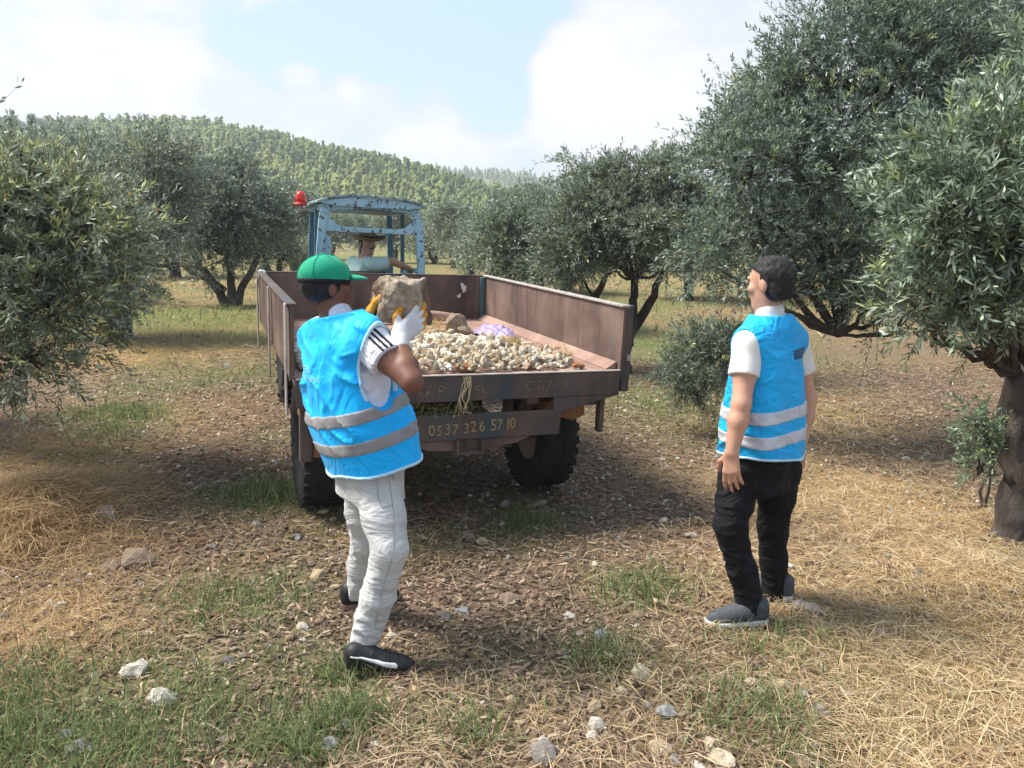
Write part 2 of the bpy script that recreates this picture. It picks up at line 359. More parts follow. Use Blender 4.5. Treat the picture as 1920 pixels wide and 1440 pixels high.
def pine_wood(name, label, y0, y1, a0, a1, spacing, hmin, hmax, ok, seed, c0, c1):
    r = np.random.default_rng(seed); protos = [pine_proto(seed * 10 + k) for k in range(5)]
    P = []
    y = y0
    while y < y1:
        x = a0 * y
        while x < a1 * y:
            P.append((x + r.uniform(-.45, .45) * spacing, y + r.uniform(-.45, .45) * spacing)); x += spacing
        y += spacing
    P = np.array(P); P = P[ok(P[:, 0], P[:, 1], r)]
    Z = gz(P[:, 0], P[:, 1], False); VV = []; FF = []; CC = []; b = 0
    for k, (V, Fs, C) in enumerate(protos):
        q = np.arange(len(P)) % 5 == k; pp = P[q]; n = len(pp); h = r.uniform(hmin, hmax, n) * r.uniform(.6, 1.25, n); an = r.uniform(0, 6.28, n); w = h * r.uniform(.6, 1.25, n)
        x = V[None, :, 0] * np.cos(an)[:, None] - V[None, :, 1] * np.sin(an)[:, None]; yv = V[None, :, 0] * np.sin(an)[:, None] + V[None, :, 1] * np.cos(an)[:, None]
        W = np.stack([x * w[:, None] + pp[:, :1], yv * w[:, None] + pp[:, 1:], V[None, :, 2] * h[:, None] + Z[q][:, None] - .3], -1)
        FF.append((Fs[None] + (np.arange(n) * len(V))[:, None, None]).reshape(-1, 3) + b); b += n * len(V); VV.append(W.reshape(-1, 3))
        tone = np.clip(r.normal(.5, .3, n) + (fbm2(pp[:, 0] * .03, pp[:, 1] * .03) - .5) * 1.6, 0, 1)[:, None, None]
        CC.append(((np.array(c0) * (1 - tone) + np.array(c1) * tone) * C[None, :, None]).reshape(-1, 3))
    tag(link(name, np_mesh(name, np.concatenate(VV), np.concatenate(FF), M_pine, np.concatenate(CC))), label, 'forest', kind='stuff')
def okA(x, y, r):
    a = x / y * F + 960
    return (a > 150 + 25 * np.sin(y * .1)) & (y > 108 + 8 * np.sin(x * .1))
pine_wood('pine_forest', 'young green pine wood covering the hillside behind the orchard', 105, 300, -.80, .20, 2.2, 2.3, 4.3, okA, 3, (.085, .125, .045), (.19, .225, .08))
def okB(x, y, r):
    n = fbm2(x * .02 + 3, y * .02, 3); return r.random(len(x)) < np.where(n > .5, .95, .55)
pine_wood('distant_forest', 'hazy blue green wood on the farther ridge', 430, 640, -.35, .75, 5.5, 4.5, 8, okB, 4, (.09, .13, .06), (.17, .21, .09))
# ------------------------------------------------------------ olive trees
def leaves(P, D, L, W, C, r):
    N = len(P); D = D / np.linalg.norm(D, axis=1, keepdims=True)
    s = np.cross(D, r.normal(size=(N, 3))); s /= np.linalg.norm(s, axis=1, keepdims=True) + 1e-9; n = np.cross(s, D)
    tip = P + D * L[:, None] + n * (L * r.uniform(-.18, .05, N))[:, None]
    mid = P + D * (L * .5)[:, None]
    V = np.stack([P, mid + s * W[:, None] * .5 + n * (L * .04)[:, None], tip, mid - s * W[:, None] * .5 + n * (L * .04)[:, None]], 1).reshape(-1, 3)
    Fc = np.arange(N * 4).reshape(N, 4); return V, Fc, np.repeat(C, 4, 0)
def crown_mesh(name, clumps, twigs, per, tl, ll, lw, r, tint=(1, 1, 1), warm=0.0):
    # clumps: array of (x,y,z,radius, outward dir)
    C = np.array([c[:3] for c in clumps]); R = np.array([c[3] for c in clumps]); O = np.array([c[4:7] for c in clumps])
    wgt = R ** 2 / np.sum(R ** 2); idx = r.choice(len(C), twigs, p=wgt)
    u = r.normal(size=(twigs, 3)); u /= np.linalg.norm(u, axis=1, keepdims=True)
    base = C[idx] + u * (R[idx] * r.random(twigs) ** .45)[:, None]
    d = u * .75 + O[idx] * .6 + r.normal(size=(twigs, 3)) * .45; d[:, 2] += .25 - .35 * (r.random(twigs) < .3)
    d /= np.linalg.norm(d, axis=1, keepdims=True); Lt = tl * r.uniform(.55, 1.3, twigs) * np.where(r.random(twigs) < .07, 2.0, 1.0)
    t = np.tile((np.arange(per) + .5) / per, (twigs, 1)) + r.uniform(-.04, .04, (twigs, per))
    droop = np.zeros((twigs, per, 3)); droop[..., 2] = -.18 * t ** 2
    pos = base[:, None] + (d[:, None] * t[..., None] + droop) * Lt[:, None, None]
    side = np.cross(d, r.normal(size=(twigs, 3))); side /= np.linalg.norm(side, axis=1, keepdims=True); s2 = np.cross(d, side)
    ang = (np.arange(per) * math.pi + (np.arange(per) // 2) * 1.35)[None] + r.uniform(-.4, .4, (twigs, per))
    ld = d[:, None] * (.75 + .35 * t[..., None]) + (side[:, None] * np.cos(ang)[..., None] + s2[:, None] * np.sin(ang)[..., None]) * .75
    N = twigs * per; ld = ld.reshape(-1, 3)
    # colour of each leaf: dark upper face, silvery lower face, some yellow-green young shoots
    tone = r.random(N); young = np.repeat(r.random(twigs) < .10 + warm * .25, per); dark = np.array((.085, .115, .075)); mid = np.array((.21, .245, .175)); silv = np.array((.46, .50, .42))
    c = np.where(tone[:, None] < .5, dark + (mid - dark) * (tone[:, None] / .5), mid + (silv - mid) * ((tone[:, None] - .5) / .5))
    c[young] = c[young] * np.array((1.35, 1.25, .8)); tw = np.repeat(r.uniform(.75, 1.25, twigs), per)
    c = c * tw[:, None] * np.array(tint)
    if warm: old = r.random(N) < .02 * warm; c[old] = np.array((.36, .24, .06))
    V, Fc, CC = leaves(pos.reshape(-1, 3), ld, ll * r.uniform(.6, 1.15, N), lw * r.uniform(.7, 1.2, N), c, r)
    # thin woody shoots carry the leaves
    n2 = np.cross(d, np.array([.3, .2, 1.0])); n2 /= np.linalg.norm(n2, axis=1, keepdims=True); w = (.0022 * ll / .06)
    e = base + d * Lt[:, None] + np.array([0, 0, -.18]) * Lt[:, None]
    Vs = np.stack([base - n2 * w, base + n2 * w, e + n2 * w * .4, e - n2 * w * .4], 1).reshape(-1, 3); Fs = np.arange(twigs * 4).reshape(-1, 4) + len(V)
    return np_mesh(name, np.concatenate([V, Vs]), np.concatenate([Fc, Fs]), M_leaf, np.concatenate([CC, np.tile(np.array([[.10, .085, .065]]), (twigs * 4, 1))]))
def gnarl(pts, k, r):
    # bend a polyline a little so that limbs wander
    P = [Vector(p) for p in pts]; out = [P[0]]
    for a, b in zip(P[:-1], P[1:]):
        for j in range(1, k + 1):
            t = j / k; q = a.lerp(b, t); L = (b - a).length
            if j < k: q = q + Vector(r.normal(size=3)) * L * .045
            out.append(q)
    return out
def olive(name, label, base, stems, blobs, twigs, per=16, tl=.22, ll=.06, lw=.0135, seed=1, group=None, tint=(1, 1, 1), warm=0.0, trunk_r=.14, clumps_per=14, cl=.38, cat='tree', flutes=False):
    r = np.random.default_rng(seed); base = np.array(base, float)
    root = thing(name, label, cat, tuple(base), group=group)
    clumps = []; mb = MB(); limbs = []
    tops = []
    for st in stems:                   # stems: list of polylines (relative), first point at the ground
        pts = gnarl(st[0], 4, r); rad = np.linspace(st[1], st[2], len(pts)); rad[0] *= 1.35; rad[1] *= 1.1
        tops.append(pts[-1]); V, Fs = tube(pts, rad, 14 if flutes else 8)
        if flutes:                      # old fluted bark: ridges and hollows round the stem
            V = [Vector(v) for v in V]
            for i, p in enumerate(pts):
                for k in range(14):
                    v = V[i * 14 + k]; dv = v - p; a = 2 * math.pi * k / 14
                    V[i * 14 + k] = p + dv * (1 + .11 * math.sin(3 * a + i * .22) + .08 * math.sin(5 * a - i * .3) + r.normal() * .025)
        mb.add(V, Fs)
    for bc, br, nc in blobs:
        bc = np.array(bc, float); br = np.array(br, float)
        t = min(tops, key=lambda p: (p - Vector(bc)).length); lr = max(.018, .16 * float(np.mean(br)) * trunk_r / .14 * .25)
        mid = t.lerp(Vector(bc), .5) + Vector((0, 0, -.06)); limbs.append((gnarl([t, mid, Vector(bc)], 3, r), lr * 1.5, lr * .6))
        for k in range(nc):
            u = r.normal(size=3); u[2] = abs(u[2]) if r.random() < .62 else u[2]; u /= np.linalg.norm(u)
            p = bc + u * br * r.uniform(.55, 1.05); cr = cl * float(np.mean(br)) * r.uniform(.65, 1.25); clumps.append((*p, cr, *u))
            if k % 2 == 0: limbs.append((gnarl([Vector(bc), Vector(bc + u * br * .35) + Vector((0, 0, -.05)), Vector(p)], 2, r), lr * .55, .006))
    for tp, st in zip(tops, stems):      # every stem runs on into a limb
        bc = min((q[0] for q in blobs), key=lambda q: (Vector(q) - tp).length + (1 if q[2] < tp.z else 0)); limbs.append((gnarl([tp, tp.lerp(Vector(bc), .5) + Vector((0, 0, .05)), Vector(bc)], 3, r), st[2], st[2] * .35))
    tr = mb.build('trunk', M_bark, root, True)
    lb = MB()
    for pts, r0, r1 in limbs: lb.tube(pts, list(np.linspace(r0, r1, len(pts))), 6)
    lb.build('limbs', M_bark, tr, True)
    link('crown', crown_mesh('crown', clumps, twigs, per, tl, ll, lw, r, tint, warm), root)
    return root
def copy_tree(o, parent=None):
    c = o.copy(); COL.objects.link(c); c.parent = parent
    for ch in o.children: copy_tree(ch, c)
    return c
def gbase(px, Y): x = (px - 960) / F * (Y * math.cos(PIT) + CAMH * math.sin(PIT)); return (x, Y, gz1(x, Y) - .03)
def rel(base, px, py, Y): return tuple(U(px, py, Y) - np.array(base))
# near left tree, its trunk outside the picture
b = (-4.6, 6.0, gz1(-4.6, 6.0) - .03)
olive('olive_tree', 'near olive tree at the left edge, foliage hanging almost to the ground', b,
      [([(0, 0, 0), (.05, 0, .5), (.2, -.05, .95)], .17, .11), ([(.05, 0, .1), (-.2, .1, .6), (-.4, .2, 1.1)], .13, .09)],
      [(rel(b, -98, 430, 5.6), (.75, .7, .45), 22), (rel(b, 47, 375, 5.3), (.42, .45, .25), 16), (rel(b, 137, 420, 5.5), (.38, .5, .32), 14), (rel(b, -18, 470, 5.0), (.70, .5, .50), 22), (rel(b, 2, 600, 4.9), (.55, .4, .36), 18),
       (rel(b, 72, 560, 5.2), (.45, .4, .5), 16), (rel(b, 142, 500, 5.7), (.34, .4, .5), 12), (rel(b, 52, 670, 4.9), (.32, .3, .20), 10), (rel(b, -38, 690, 4.7), (.3, .3, .18), 8), (rel(b, -318, 500, 6.2), (.9, .9, .7), 22), (rel(b, 37, 325, 5.5), (.16, .2, .10), 6), (rel(b, -103, 172, 5.2), (.05, .1, .03), 2)],
      4700, 17, .20, .068, .0150, 11, warm=.6, tint=(1.0, 1.02, .90), trunk_r=.16)
# second tree behind it
b = gbase(228, 12.5)
olive('olive_tree', 'silvery olive tree just behind the near left tree, drooping to the grass', b,
      [([(0, 0, 0), (.05, 0, .6), (.15, .1, 1.1)], .16, .10), ([(0, 0, .2), (-.3, 0, .7), (-.6, .1, 1.3)], .12, .07)],
      [(rel(b, 272, 330, 12.5), (.75, .8, .55), 20), (rel(b, 222, 400, 12.0), (.8, .8, .6), 20), (rel(b, 302, 390, 12.5), (.55, .6, .6), 14), (rel(b, 207, 500, 11.6), (.5, .6, .55), 16), (rel(b, 237, 560, 12.0), (.35, .4, .4), 10), (rel(b, 122, 420, 13), (1.0, .9, 1.2), 26), (rel(b, 327, 300, 12.6), (.35, .4, .3), 7)],
      4200, 14, .30, .085, .021, 12, tint=(1.0, 1.02, 1.0))
b = gbase(425, 19.5)
olive('olive_tree', 'olive tree with several thin stems left of the tractor', b,
      [([(0, 0, 0), (-.25, 0, .5), (-.7, 0, 1.25)], .13, .08), ([(.1, 0, 0), (.15, 0, .6), (.1, 0, 1.3)], .13, .08), ([(.2, 0, 0), (.45, .1, .6), (.9, .1, 1.4)], .12, .07), ([(-.05, 0, .4), (-1.0, 0, 1.05), (-1.9, -.2, 1.1)], .09, .05)],
      [(rel(b, 420, 400, 19), (1.15, 1.1, .95), 24), (rel(b, 360, 400, 19), (.9, .9, .8), 18), (rel(b, 490, 430, 19.5), (.85, .9, .75), 18), (rel(b, 440, 330, 19.5), (.55, .6, .45), 10), (rel(b, 390, 460, 18.5), (.6, .6, .5), 12), (rel(b, 350, 350, 19.5), (.5, .6, .6), 10), (rel(b, 530, 400, 20), (.5, .6, .6), 10), (rel(b, 385, 500, 18.5), (.3, .3, .35), 6)],
      5200, 12, .36, .11, .030, 13, tint=(.86, .90, .92))
# tree right of the trailer
b = gbase(1168, 10.6)
olive('olive_tree', 'olive tree with two leaning stems behind the trailer right wall', b,
      [([(0, 0, 0), (.05, 0, .45), (.35, 0, 1.0)], .10, .06), ([(0, 0, .05), (-.1, 0, .55), (-.40, .1, 1.0)], .09, .055), ([(.05, 0, .4), (.12, 0, .9), (.14, .1, 1.3)], .07, .05)],
      [(rel(b, 1120, 430, 10.8), (.6, .6, .55), 18), (rel(b, 1220, 440, 10.4), (.55, .55, .5), 18), (rel(b, 1150, 360, 10.8), (.45, .45, .35), 12), (rel(b, 1235, 350, 10.6), (.35, .4, .4), 11), (rel(b, 1080, 330, 11), (.16, .2, .36), 5), (rel(b, 1075, 470, 10.6), (.35, .4, .35), 10), (rel(b, 1240, 310, 10.6), (.14, .18, .22), 4), (rel(b, 1080, 410, 11), (.35, .4, .4), 9), (rel(b, 1250, 500, 10.2), (.25, .3, .22), 6), (rel(b, 1150, 500, 10.4), (.3, .3, .2), 6), (rel(b, 1290, 410, 10.6), (.35, .4, .5), 10)],
      4600, 14, .24, .075, .018, 14, tint=(.92, .96, .92))
b = gbase(1000, 15.5)
olive('olive_tree', 'rounded bushy olive tree just beyond the trailer front corner', b,
      [([(0, 0, 0), (.05, 0, .5), (.1, 0, 1.0)], .14, .09), ([(0, 0, .1), (-.3, 0, .6), (-.5, 0, 1.0)], .11, .07)],
      [(rel(b, 950, 450, 15.5), (.7, .7, .6), 20), (rel(b, 1020, 430, 15.5), (.7, .7, .65), 20), (rel(b, 990, 405, 16), (.5, .5, .35), 12), (rel(b, 1010, 510, 15), (.6, .6, .4), 14), (rel(b, 925, 480, 15.3), (.4, .5, .4), 10), (rel(b, 1060, 500, 15), (.5, .5, .45), 12)],
      3600, 12, .30, .095, .025, 15, tint=(.92, 1.0, .95))
# big right tree, second row
b = gbase(1915, 7.9)
olive('olive_tree', 'tall dense olive tree behind the man in black trousers', b,
      [([(0, 0, 0), (-.1, 0, .7), (-.5, 0, 1.5)], .17, .11), ([(0, 0, .1), (.2, .1, .7), (.3, .1, 1.5)], .15, .10), ([rel(b, 1840, 560, 7.6), rel(b, 1720, 590, 7.3), rel(b, 1640, 628, 7.1), rel(b, 1575, 628, 7.1)], .035, .014)],
      [(rel(b, 1500, 300, 7.4), (.75, .8, .70), 28), (rel(b, 1400, 330, 7.2), (.50, .6, .60), 20), (rel(b, 1650, 180, 7.4), (.95, .8, .75), 30), (rel(b, 1800, 100, 7.6), (.9, .8, .8), 26), (rel(b, 1480, 190, 7.6), (.40, .5, .36), 14), (rel(b, 1640, 40, 7.6), (.55, .6, .45), 16), (rel(b, 1600, 400, 7.2), (.70, .7, .5), 22), (rel(b, 1400, 450, 7.0), (.50, .5, .40), 20), (rel(b, 1340, 500, 7.0), (.30, .4, .36), 12),
       (rel(b, 1420, 530, 7.0), (.34, .4, .22), 10), (rel(b, 1600, 510, 7.2), (.55, .5, .34), 16), (rel(b, 1380, 240, 7.5), (.28, .35, .22), 9), (rel(b, 1500, 100, 7.5), (.18, .2, .16), 6), (rel(b, 1850, 300, 7.2), (.8, .7, .8), 22), (rel(b, 1960, 200, 8), (1.0, .9, 1.2), 20), (rel(b, 1700, 560, 7.3), (.5, .4, .3), 12), (rel(b, 1560, 550, 7.1), (.36, .4, .14), 12), (rel(b, 1480, 540, 7.1), (.30, .4, .14), 10), (rel(b, 1640, 560, 7.0), (.40, .4, .14), 12), (rel(b, 1600, 460, 6.9), (.5, .4, .3), 14)],
      8600, 17, .22, .062, .0148, 16, tint=(.84, .95, .92), trunk_r=.17, cl=.40)
# near right tree with the thick trunk
b = (*G(1916, 972)[:2], 0); b = (b[0], b[1], gz1(b[0], b[1]) - .05)
olive('olive_tree', 'near olive tree at the right edge with a thick fluted trunk', b,
      [([(0, 0, 0), (0, 0, .40), (-.02, 0, .75), (-.05, 0, 1.2)], .165, .065), ([(.03, 0, .2), (.07, 0, .75), (.15, .05, 1.3)], .125, .07), ([(-.02, 0, .45), (-.10, -.02, .80), (-.17, 0, 1.15)], .09, .05), ([(.08, .05, .25), (.28, .18, .8), (.5, .3, 1.2)], .12, .06)],
      [(rel(b, 1850, 330, 4.2), (.34, .35, .32), 22), (rel(b, 1790, 430, 4.1), (.30, .3, .28), 20), (rel(b, 1900, 470, 4.0), (.30, .3, .32), 20), (rel(b, 1730, 480, 4.2), (.20, .25, .20), 14), (rel(b, 1700, 560, 4.2), (.16, .2, .14), 10), (rel(b, 1800, 560, 4.1), (.26, .26, .18), 16), (rel(b, 1745, 610, 4.2), (.16, .2, .12), 8), (rel(b, 1900, 590, 4.2), (.22, .25, .14), 10), (rel(b, 1905, 260, 4.2), (.16, .2, .22), 8), (rel(b, 2050, 400, 4.4), (.5, .5, .6), 22), (rel(b, 1960, 250, 4.6), (.4, .4, .5), 12), (rel(b, 1860, 640, 4.2), (.14, .2, .1), 5)],
      2300, 16, .18, .072, .0155, 17, tint=(.98, 1.08, .96), trunk_r=.12, cl=.44, flutes=True)
# suckers and low bushes
b = (*G(1842, 915)[:2], 0); b = (b[0], b[1], gz1(b[0], b[1]) - .02)
olive('olive_sucker', 'slender green olive shoots growing beside the thick right trunk', b, [([(0, 0, 0), (.02, 0, .25), (0, 0, .5)], .012, .006), ([(.04, 0, 0), (.06, .02, .3), (.05, 0, .55)], .010, .005)],
      [(rel(b, 1838, 780, 4.9), (.05, .06, .10), 6), (rel(b, 1846, 830, 4.9), (.06, .07, .10), 7), (rel(b, 1840, 875, 4.9), (.05, .06, .07), 5)], 140, 13, .16, .045, .011, 18, tint=(.75, .95, .75), trunk_r=.02, cat='shrub', cl=.8)
b = (*G(1310, 745)[:2], 0); b = (b[0], b[1], gz1(b[0], b[1]) - .02)
olive('olive_bush', 'low dark olive bush on the grass left of the man in black trousers', b, [([(0, 0, 0), (.03, 0, .2), (.1, 0, .4)], .025, .012), ([(.05, 0, 0), (-.05, .02, .2), (-.15, 0, .35)], .02, .01)],
      [(rel(b, 1330, 670, 7.4), (.24, .25, .22), 14), (rel(b, 1290, 700, 7.3), (.2, .22, .14), 12), (rel(b, 1350, 640, 7.5), (.15, .2, .15), 8), (rel(b, 1310, 730, 7.2), (.18, .2, .08), 8)], 620, 13, .17, .06, .014, 19, tint=(.85, .92, .9), trunk_r=.02, cat='shrub', cl=.5)
# trees farther off: three prototypes, copied
def proto_far(label, px, Y, seed):
    r = np.random.default_rng(seed); b = gbase(px, Y)
    bl = []
    for k in range(9):
        a = r.uniform(0, 6.28); q = r.uniform(.2, 1.15); bl.append(((q * math.cos(a), q * math.sin(a), r.uniform(1.3, 3.2) - .3 * q), (r.uniform(.6, .95), r.uniform(.6, .95), r.uniform(.5, .8)), 9))
    return olive('olive_tree', label, b, [([(0, 0, 0), (.1, 0, .5), (.2, .1, 1.3)], .17, .1), ([(0, 0, .1), (-.3, .1, .7), (-.5, 0, 1.4)], .14, .08)], bl, 1300, 9, .55, .17, .055, seed, 'olive trees of the farther rows', (.95, 1.0, .95))
far = [('dark round olive tree seen just above the tractor cab roof', 740, 52, 1.0), ('olive tree of the middle row directly right of the tractor cab', 815, 50, 1.0), ('small far olive tree, first of the row right of the cab', 790, 62, .95),
       ('olive tree of the middle row, third to the right of the cab', 850, 44, .95), ('olive tree in the grass above the trailer front wall', 885, 36, .8), ('bushy olive tree above the trailer front right corner', 925, 30, .76), ('olive tree between the rounded bush tree and the far row', 985, 26, .76), ('olive tree seen between the two trees behind the right wall', 1060, 24, .70),
       ('olive tree under the gap left of the tall right tree', 1290, 22, .86), ('far olive tree in the row behind the tractor beacon', 560, 34, 1.0), ('far olive tree left of the tractor cab, half hidden', 510, 28, .9), ('far olive tree below the pine wood, left of the cab roof', 620, 58, 1.1), ('far olive tree below the pine wood behind the cab', 680, 66, 1.0),
       ('olive tree above the silvery tree, farther back', 330, 34, 1.15), ('olive tree at the far left behind the near tree', 60, 20, 1.25), ('olive tree of the back row left of the silvery tree', 200, 40, 1.1), ('far olive tree under the distant ridge, left one', 905, 70, 1.0), ('far olive tree under the distant ridge, middle one', 955, 62, .95), ('far olive tree under the distant ridge, right one', 1020, 58, .95),
       ('far olive tree behind the right stem pair', 1130, 50, 1.1), ('far olive tree right of the leaning stems', 1210, 40, 1.1), ('olive tree seen between the two right trees', 1780, 17, 1.1), ('olive tree of the back row behind the tall right tree', 1500, 24, 1.1), ('far olive tree of the back row near the right edge', 1880, 30, 1.2)]
protos = [proto_far(*[(f[0], f[1], f[2], 31 + i) for i, f in enumerate(far[:3])][k]) for k in range(3)]
for i, (lab, px, Y, s) in enumerate(far):
    o = protos[i] if i < 3 else copy_tree(protos[i % 3])
    o.location = gbase(px, Y); o['label'] = lab; rr = random.Random(i); o.rotation_euler = (0, 0, rr.uniform(0, 6.28)); o.scale = (s * rr.uniform(.95, 1.15), s * rr.uniform(.95, 1.15), s * rr.uniform(.88, 1.05))
# olive rows on the hilltop at the far left
for i, (px, Y) in enumerate([(18, 232), (48, 236), (60, 225), (88, 230), (112, 236), (105, 222), (152, 232), (150, 220), (8, 222), (165, 212), (30, 214), (75, 214), (128, 210), (160, 202), (-20, 228)]):
    o = copy_tree(protos[i % 3]); o.location = gbase(px, Y); o['label'] = 'small round olive tree in the planted rows on the left hilltop'; o['group'] = 'olive rows on the left hilltop'
    rr = random.Random(i + 50); o.rotation_euler = (0, 0, rr.uniform(0, 6.28)); s = rr.uniform(.9, 1.15); o.scale = (s, s, s * .9)
# ------------------------------------------------------------ trailer
TW, TL, TH = 1.0, 2.68, .40
TR = thing('trailer', 'rusty open farm trailer loaded with pale stones', 'trailer', (-.244, 4.466, .992), (0, 0, 0))
def eul(yaw, pit, rol):
    return (Matrix.Rotation(yaw, 4, 'Z') @ Matrix.Rotation(pit, 4, 'X') @ Matrix.Rotation(rol, 4, 'Y'))
TMAT = Matrix.Translation((-.244, 4.466, .992)) @ eul(.371, .024, .037)
TR.matrix_world = TMAT
# put the root empty on the ground below the bed: parts keep bed coordinates through BED
def bx(name, lo, hi, mat, parent=TR, bevel=.004): return MB().box(lo, hi).build(name, mat, parent, bevel=bevel)
bx('floor', (-TW + .002, .012, -.045), (TW - .002, TL, 0), M_rust_floor)
def wavy_wall(name, p, q, z0, z1, th, mat):      # a sheet-steel wall, slightly dented
    r = np.random.default_rng(len(name)); p = Vector(p); q = Vector(q); d = (q - p); L = d.length; d.normalize(); n = Vector((-d.y, d.x, 0)); nx = max(4, int(L / .09)); nz = 6; V = []; Fs = []
    for s in (0, 1):
        for i in range(nx + 1):
            for k in range(nz + 1):
                t = i / nx; u = k / nz; e = min(1, 6 * t, 6 * (1 - t)) * math.sin(math.pi * u)
                w = (vn2(np.array(t * L * 3.1 + s * 0), np.array(u * 2.0 + 5)) - .5) * .02 * e
                V.append(p + d * (t * L) + n * (s * th + float(w)) + Vector((0, 0, z0 + (z1 - z0) * u)))
    m = (nx + 1) * (nz + 1); I = lambda s, i, k: s * m + i * (nz + 1) + k
    for i in range(nx):
        for k in range(nz): Fs.append((I(0,i,k), I(0,i+1,k), I(0,i+1,k+1), I(0,i,k+1))); Fs.append((I(1,i,k), I(1,i,k+1), I(1,i+1,k+1), I(1,i+1,k)))
    for i in range(nx): Fs.append((I(0,i,0), I(1,i,0), I(1,i+1,0), I(0,i+1,0))); Fs.append((I(0,i,nz), I(0,i+1,nz), I(1,i+1,nz), I(1,i,nz)))
    for k in range(nz): Fs.append((I(0,0,k), I(0,0,k+1), I(1,0,k+1), I(1,0,k))); Fs.append((I(0,nx,k), I(1,nx,k), I(1,nx,k+1), I(0,nx,k+1)))
    return MB().add(V, Fs).build(name, mat, TR)
wr = wavy_wall('side_wall', (TW + .004, TL, 0), (TW + .004, .005, 0), .003, TH, .022, M_rust_wall)
wl = wavy_wall('side_wall', (-TW - .004, .005, 0), (-TW - .004, TL, 0), .003, TH, .022, M_rust_wall)
wf = wavy_wall('front_wall', (-TW + .006, TL - .02, 0), (TW - .006, TL - .02, 0), .003, TH, .02, M_rust_wall)
MB().box((TW - .012, .002, TH + .001), (TW + .045, TL + .02, TH + .016)).build('wall_cap', M_edge, wr, bevel=.003)
MB().box((-TW - .045, .002, TH + .001), (-TW + .012, TL + .02, TH + .016)).build('wall_cap', M_rust_dark, wl, bevel=.003)
MB().box((-TW + .014, TL - .022, TH + .001), (TW - .014, TL + .02, TH + .012)).build('wall_cap', M_rust_dark, wf, bevel=.003)
MB().box((TW - .045, TL - .06, .004), (TW - .003, TL - .024, TH - .004)).build('corner_post', M_teal, wf, bevel=.004)
MB().box((-TW + .003, TL - .06, .004), (-TW + .045, TL - .024, TH - .004)).build('corner_post', M_teal, wf, bevel=.004)
MB().add([(TW - .075, .05, .003), (TW - .003, .05, .003), (TW - .003, .05, .05), (TW - .075, TL - .07, .003), (TW - .003, TL - .07, .003), (TW - .003, TL - .07, .05)], [(0, 1, 2), (3, 5, 4), (0, 2, 5, 3), (0, 3, 4, 1), (1, 4, 5, 2)]).build('floor_fillet', M_rust_floor, TR)
# smear of old white paint inside the front wall
sm = MB(); rr = random.Random(4)
for k in range(7):
    cx = .80 + rr.uniform(-.045, .05) - .02; cz = .27 + rr.uniform(-.06, .06); s = rr.uniform(.010, .028)
    pts = [(cx + s * math.cos(a) * rr.uniform(.5, 1.2), cz + s * 1.2 * math.sin(a) * rr.uniform(.5, 1.3)) for a in [j * 2 * math.pi / 9 for j in range(9)]]
    sm.add([(x, TL - .036 - k * .0004, z) for x, z in pts], [tuple(range(9))])
sm.build('paint_smear', simple('white_smear', (.5, .47, .44), (.62, .6, .57), 20), wf)
# stakes outside the walls
for s in (-1, 1):
    for j, (y, z0) in enumerate(((.03, -.14 if s > 0 else -.20), (1.25, -.22), (2.5, -.22))):
        m = M_teal if s > 0 else M_edge
        MB().box((s * TW + s * .030 - .012, y - .025, z0), (s * TW + s * .030 + .034 * s + .012, y + .035, TH + (.0 if j else .014))).build('stake', M_rust_dark if s > 0 else M_edge, TR, bevel=.004)
MB().box((TW + .048, -.004, .06), (TW + .075, .02, .10)).build('latch', M_edge, TR, bevel=.003)
# rear plate: top beam, slot, bumper with the number
z = [0, -.155, -.235, -.39]
MB().box((-TW, -.012, z[1]), (TW, .012, -.002)).build('rear_beam', M_rust_dark, TR, bevel=.004)
MB().box((-TW, -.016, -.0015), (TW, .014, .006)).build('beam_lip', M_edge, TR, bevel=.002)
for s in (-1, 1):
    MB().prism([(s * x, zz) for x, zz in [(.545, -.1555), (.999, -.1555), (.74, -.215), (.60, -.252), (.592, -.392), (.545, -.392)]][::s], -.009, .009).build('gusset', M_rust_dark, TR)
MB().box((-.545, -.02, z[3]), (.545, .015, z[2])).build('bumper', M_rust_dark, TR, bevel=.005)
MB().box((-.545, .016, z[2] - .012), (.14, .22, z[2] - .002)).build('bumper_shelf', M_rust_wall, TR, bevel=.003)
MB().prism([(-.40, -.3905), (.42, -.3905), (.30, -.435), (.05, -.47), (-.25, -.45)], 0, .02).build('lower_member', M_rust_wall, TR)
st = MB(); st.box((-.085, -.05, -.475), (-.07, .05, -.3915)); st.box((.07, -.05, -.475), (.085, .05, -.3915)); st.box((-.0695, -.05, -.475), (.0695, .05, -.46)); st.build('step', M_rust_wall, TR, bevel=.003)
def lettering(name, txt, size, x, zc, y, mat, parent, track=1.0, squeeze=1.0):
    cu = bpy.data.curves.new('t', 'FONT'); cu.body = txt; cu.size = size; cu.align_x = 'LEFT'; cu.space_character = track; cu.extrude = .0006; cu.resolution_u = 3
    o = bpy.data.objects.new('t', cu); COL.objects.link(o); bpy.context.view_layer.update()
    me = bpy.data.meshes.new_from_object(o.evaluated_get(bpy.context.evaluated_depsgraph_get())); bpy.data.objects.remove(o)
    for v in me.vertices: v.co = (x + v.co.x * squeeze, y - v.co.z, zc + v.co.y)
    me.materials.clear(); me.materials.append(mat); return link(name, me, parent)
rr = random.Random(12)
